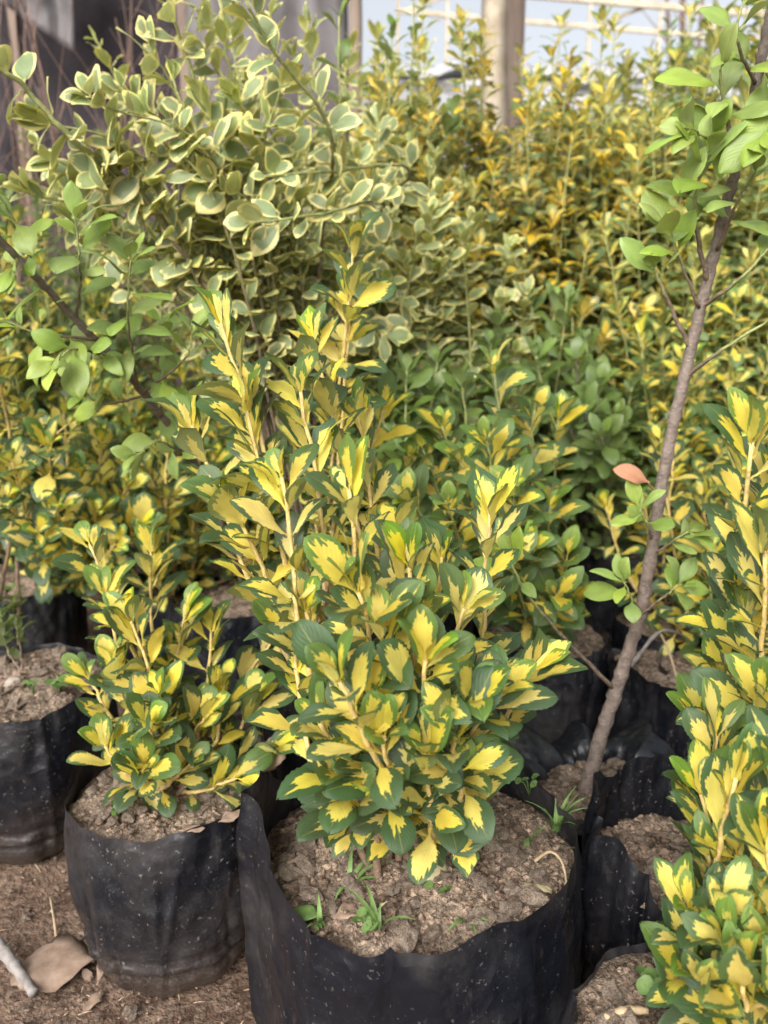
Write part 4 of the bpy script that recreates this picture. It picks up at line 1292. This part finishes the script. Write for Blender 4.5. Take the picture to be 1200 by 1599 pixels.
# left bag
grass('thin grass sprout at the left of the front left bag', S(178, 1268, 'B'), 4, .03, 21)
weed('tiny green seedling in the front left bag', S(186, 1262, 'B'), 4, .006, .014, 22)
flat_leaf('brown leaf standing against the right rim of the front left bag', S(408, 1215, 'B', .005), .06, .6, -.6, M['dry'], .3, (1.0, .2), 23)
flat_leaf('folded brown leaf piece at the front rim of the front left bag', S(342, 1285, 'B'), .035, .5, -.9, M['dry'], .3, (.2, .1), 24)
flat_leaf('small dark leaf scrap in the middle of the front left bag', S(280, 1298, 'B'), .03, .4, -1.3, M['dry'], .3, (.1, .1), 25)
# far left bag C
shrub('leafy_seedling', 'small plain green seedling at the left edge in the slumped bag', 'seedling', S(38, 1050, 'C', -.004), [[S(38, 1050, 'C', -.005), S(30, 1010, 'C', .02), S(26, 965, 'C', .06)], [S(36, 1050, 'C', -.005), S(12, 1030, 'C', .02), S(2, 985, 'C', .05)]], 'green', .038, .016, M['stem_green'],
      r0=.0016, t0=.35, seed=91, n_obj=40)
o = tag(link('pebble', clod_mesh(401, M['stone'], 2), None, S(22, 1066, 'C')), 'pale round pebble beside the green seedling at the left edge', 'pebble')
o.scale = (.012, .012, .012)
weed('round-leaved green weed at the rim of the slumped left bag', S(92, 1078, 'C'), 6, .011, .02, 31)
weed('tiny weed between the pebble and the round-leaved weed', S(52, 1078, 'C'), 5, .006, .015, 32)
# right bags
grass('few thin grass blades in the sagging bag at lower right', S(992, 1365, 'J'), 3, .035, 41)
weed('bright round-leaved weed in the bottom right bag', S(1022, 1560, 'K'), 7, .009, .022, 42)
flat_leaf('orange-brown pointed leaf scrap beside the weed in the bottom right bag', S(1058, 1590, 'K'), .035, .25, .3, M['dry'], .2, (.9, 0), 43)
stick('pale twig on the soil of the bottom right bag', [S(945, 1592, 'K'), S(975, 1585, 'K', .004), S(1010, 1578, 'K')], .005, 'straw')
stick('brown root arching over the soil of the round-shouldered bag', [S(985, 1040, 'I'), S(1030, 1010, 'I', .03), S(1075, 1015, 'I', .02), S(1090, 1030, 'I')], .0035, 'twig', 'root')
stick('thin straw leaning in the round-shouldered bag', [S(1030, 1015, 'I', .03), S(1045, 1040, 'I', .02), S(1060, 1070, 'I', .0)], .0022, 'straw', 'straw', 'straw')
flat_leaf('yellowish fallen leaf in the round-shouldered bag', S(1066, 1080, 'I'), .035, .6, -.8, M['dry_pale'], .3, (.2, 0), 46)
flat_leaf('brown leaf scrap at the sapling foot', S(985, 1205, 'H'), .045, .3, -1.0, M['dry'], .3, (.1, .1), 47)
# peach withered leaf still clinging to the right sapling
pa, pb, pc = aty(1034, 770, .982) - bH, aty(1018, 762, .965) - bH, aty(1013, 752, .955) - bH
pst = link('leaf_stalk', tube_mesh('leaf_stalk', catmull([pa, pb, pc], 5), [.0013] * 6, M['peach'], 5), SAP)
wv, wf, wu = blade('d', 12, 6, .55, .25, .5, 48, 0.0, 0.5, .62, .05, .04)
pl = link('leaf', mesh('withered_leaf', [v * .046 for v in wv], wf, M['peach'], wu), pst)
pl.matrix_basis = Matrix.Translation(pc) @ frame(V((-.82, -.15, .52)), V((.25, -.75, .6))).to_4x4()
pl['label'] = 'peach coloured withered leaf'
# the open earth at lower left
G = lambda px, py, dz=0.0: atz(px, py, 0.004) + V((0, 0, dz))
flat_leaf('broad dead brown leaf lying on the earth at lower left', G(158, 1500, .004), .115, .80, 1.70, M['dry'], .25, (.06, .05), 51, wave=.16, fold=.05, blunt=.45)
stick('grey weathered stick at the lower left edge', [G(-15, 1480, .02), G(15, 1510, .016), G(55, 1560, .008)], .010, 'twig', 'stick', 'stick', 8)
flat_leaf('torn pale leaf scrap below the broad dead leaf', G(128, 1585), .04, .4, -.4, M['dry'], .3, (.1, 0), 52)
flat_leaf('narrow brown leaf strip between the broad leaf and the speckled bag', G(152, 1540), .06, .22, .1, M['dry'], .3, (.1, .1), 53)
stick('upright pale straw stuck in the earth above the broad dead leaf', [G(88, 1462), G(85, 1440, .01), G(80, 1412, .012)], .002, 'straw', 'straw', 'straw')
grass('tiny green sprig beside the broad dead leaf', G(148, 1490), 4, .03, 55)
rg = random.Random(99)
for i in range(70):
    px, py = rg.uniform(-40, 420), rg.uniform(1385, 1660)
    o = link('clod', rg.choice(CLODS), GROUND)
    s = .002 + .007 * rg.random() ** 2.5
    o.location = G(px, py, s * .1)
    o.rotation_euler = (rg.uniform(-.4, .4), rg.uniform(-.4, .4), rg.random() * 6.28)
    o.scale = (s, s, s)
scatter_crumbs('earth_crumbs', GROUND, [V((rg.uniform(-.75, .5), rg.uniform(.45, 1.3), 0.0)) for _ in range(2600)], rg, .0008, .004, M['clod'])
vs, fs = [], []
for i in range(420):
    p = V((rg.uniform(-.75, .5), rg.uniform(.45, 1.3), .003))
    a = rg.random() * 6.28
    l = .004 + .02 * rg.random() ** 2
    d = V((cos(a), sin(a), rg.uniform(-.1, .25))) * l
    b = len(vs)
    tv, tf, _ = tube_data([p, p + d * .5 + V((0, 0, .001)), p + d], [.0005, .0007, .0003], 4)
    vs += tv
    fs += [tuple(b + q for q in f) for f in tf]
o = link('straw_litter', mesh('straw_litter', vs, fs, M['straw']), GROUND)
o['kind'] = 'stuff'


# torn scraps of dead leaves lying about: past counting, one piece of stuff for each surface
def scraps(parent, spots, seed):
    rg = random.Random(seed)
    vs, fs = [], []
    src = [blade('d', 5, 2, rg.uniform(.35, .9), .25, rg.uniform(.2, 1.2), k, .08, .5, .5, .12, .04)[:2] for k in range(6)]
    for p in spots:
        bv, bf = rg.choice(src)
        m = Matrix.Rotation(rg.random() * 6.28, 3, 'Z') @ Matrix.Rotation(rg.uniform(-.35, .35), 3, 'X') @ Matrix.Rotation(rg.uniform(-.4, .4), 3, 'Y')
        s = .006 + .016 * rg.random() ** 2
        b = len(vs)
        vs += [p + m @ (v * s) + V((0, 0, .002)) for v in bv]
        fs += [tuple(b + i for i in f) for f in bf]
    o = link('leaf_scraps', mesh('leaf_scraps', vs, fs, M['dry']), parent)
    o['kind'] = 'stuff'


rg = random.Random(5)
scraps(GROUND, [V((rg.uniform(-.75, .5), rg.uniform(.45, 1.3), .004)) for _ in range(260)], 6)
for o in [q for q in bpy.data.objects if q.name.split('.')[0] == 'soil' and q.parent and len(q.data.vertices) > 1500]:
    me = o.data
    cx = sum(v.co.x for v in me.vertices) / len(me.vertices)
    cy = sum(v.co.y for v in me.vertices) / len(me.vertices)
    n = 70 if len(me.vertices) > 6000 else 22
    sp_ = []
    for _ in range(n):
        c = me.vertices[rg.randrange(len(me.vertices))].co
        sp_.append(V((cx + (c.x - cx) * .9, cy + (c.y - cy) * .9, c.z)))
    scraps(o, sp_, rg.randrange(999))
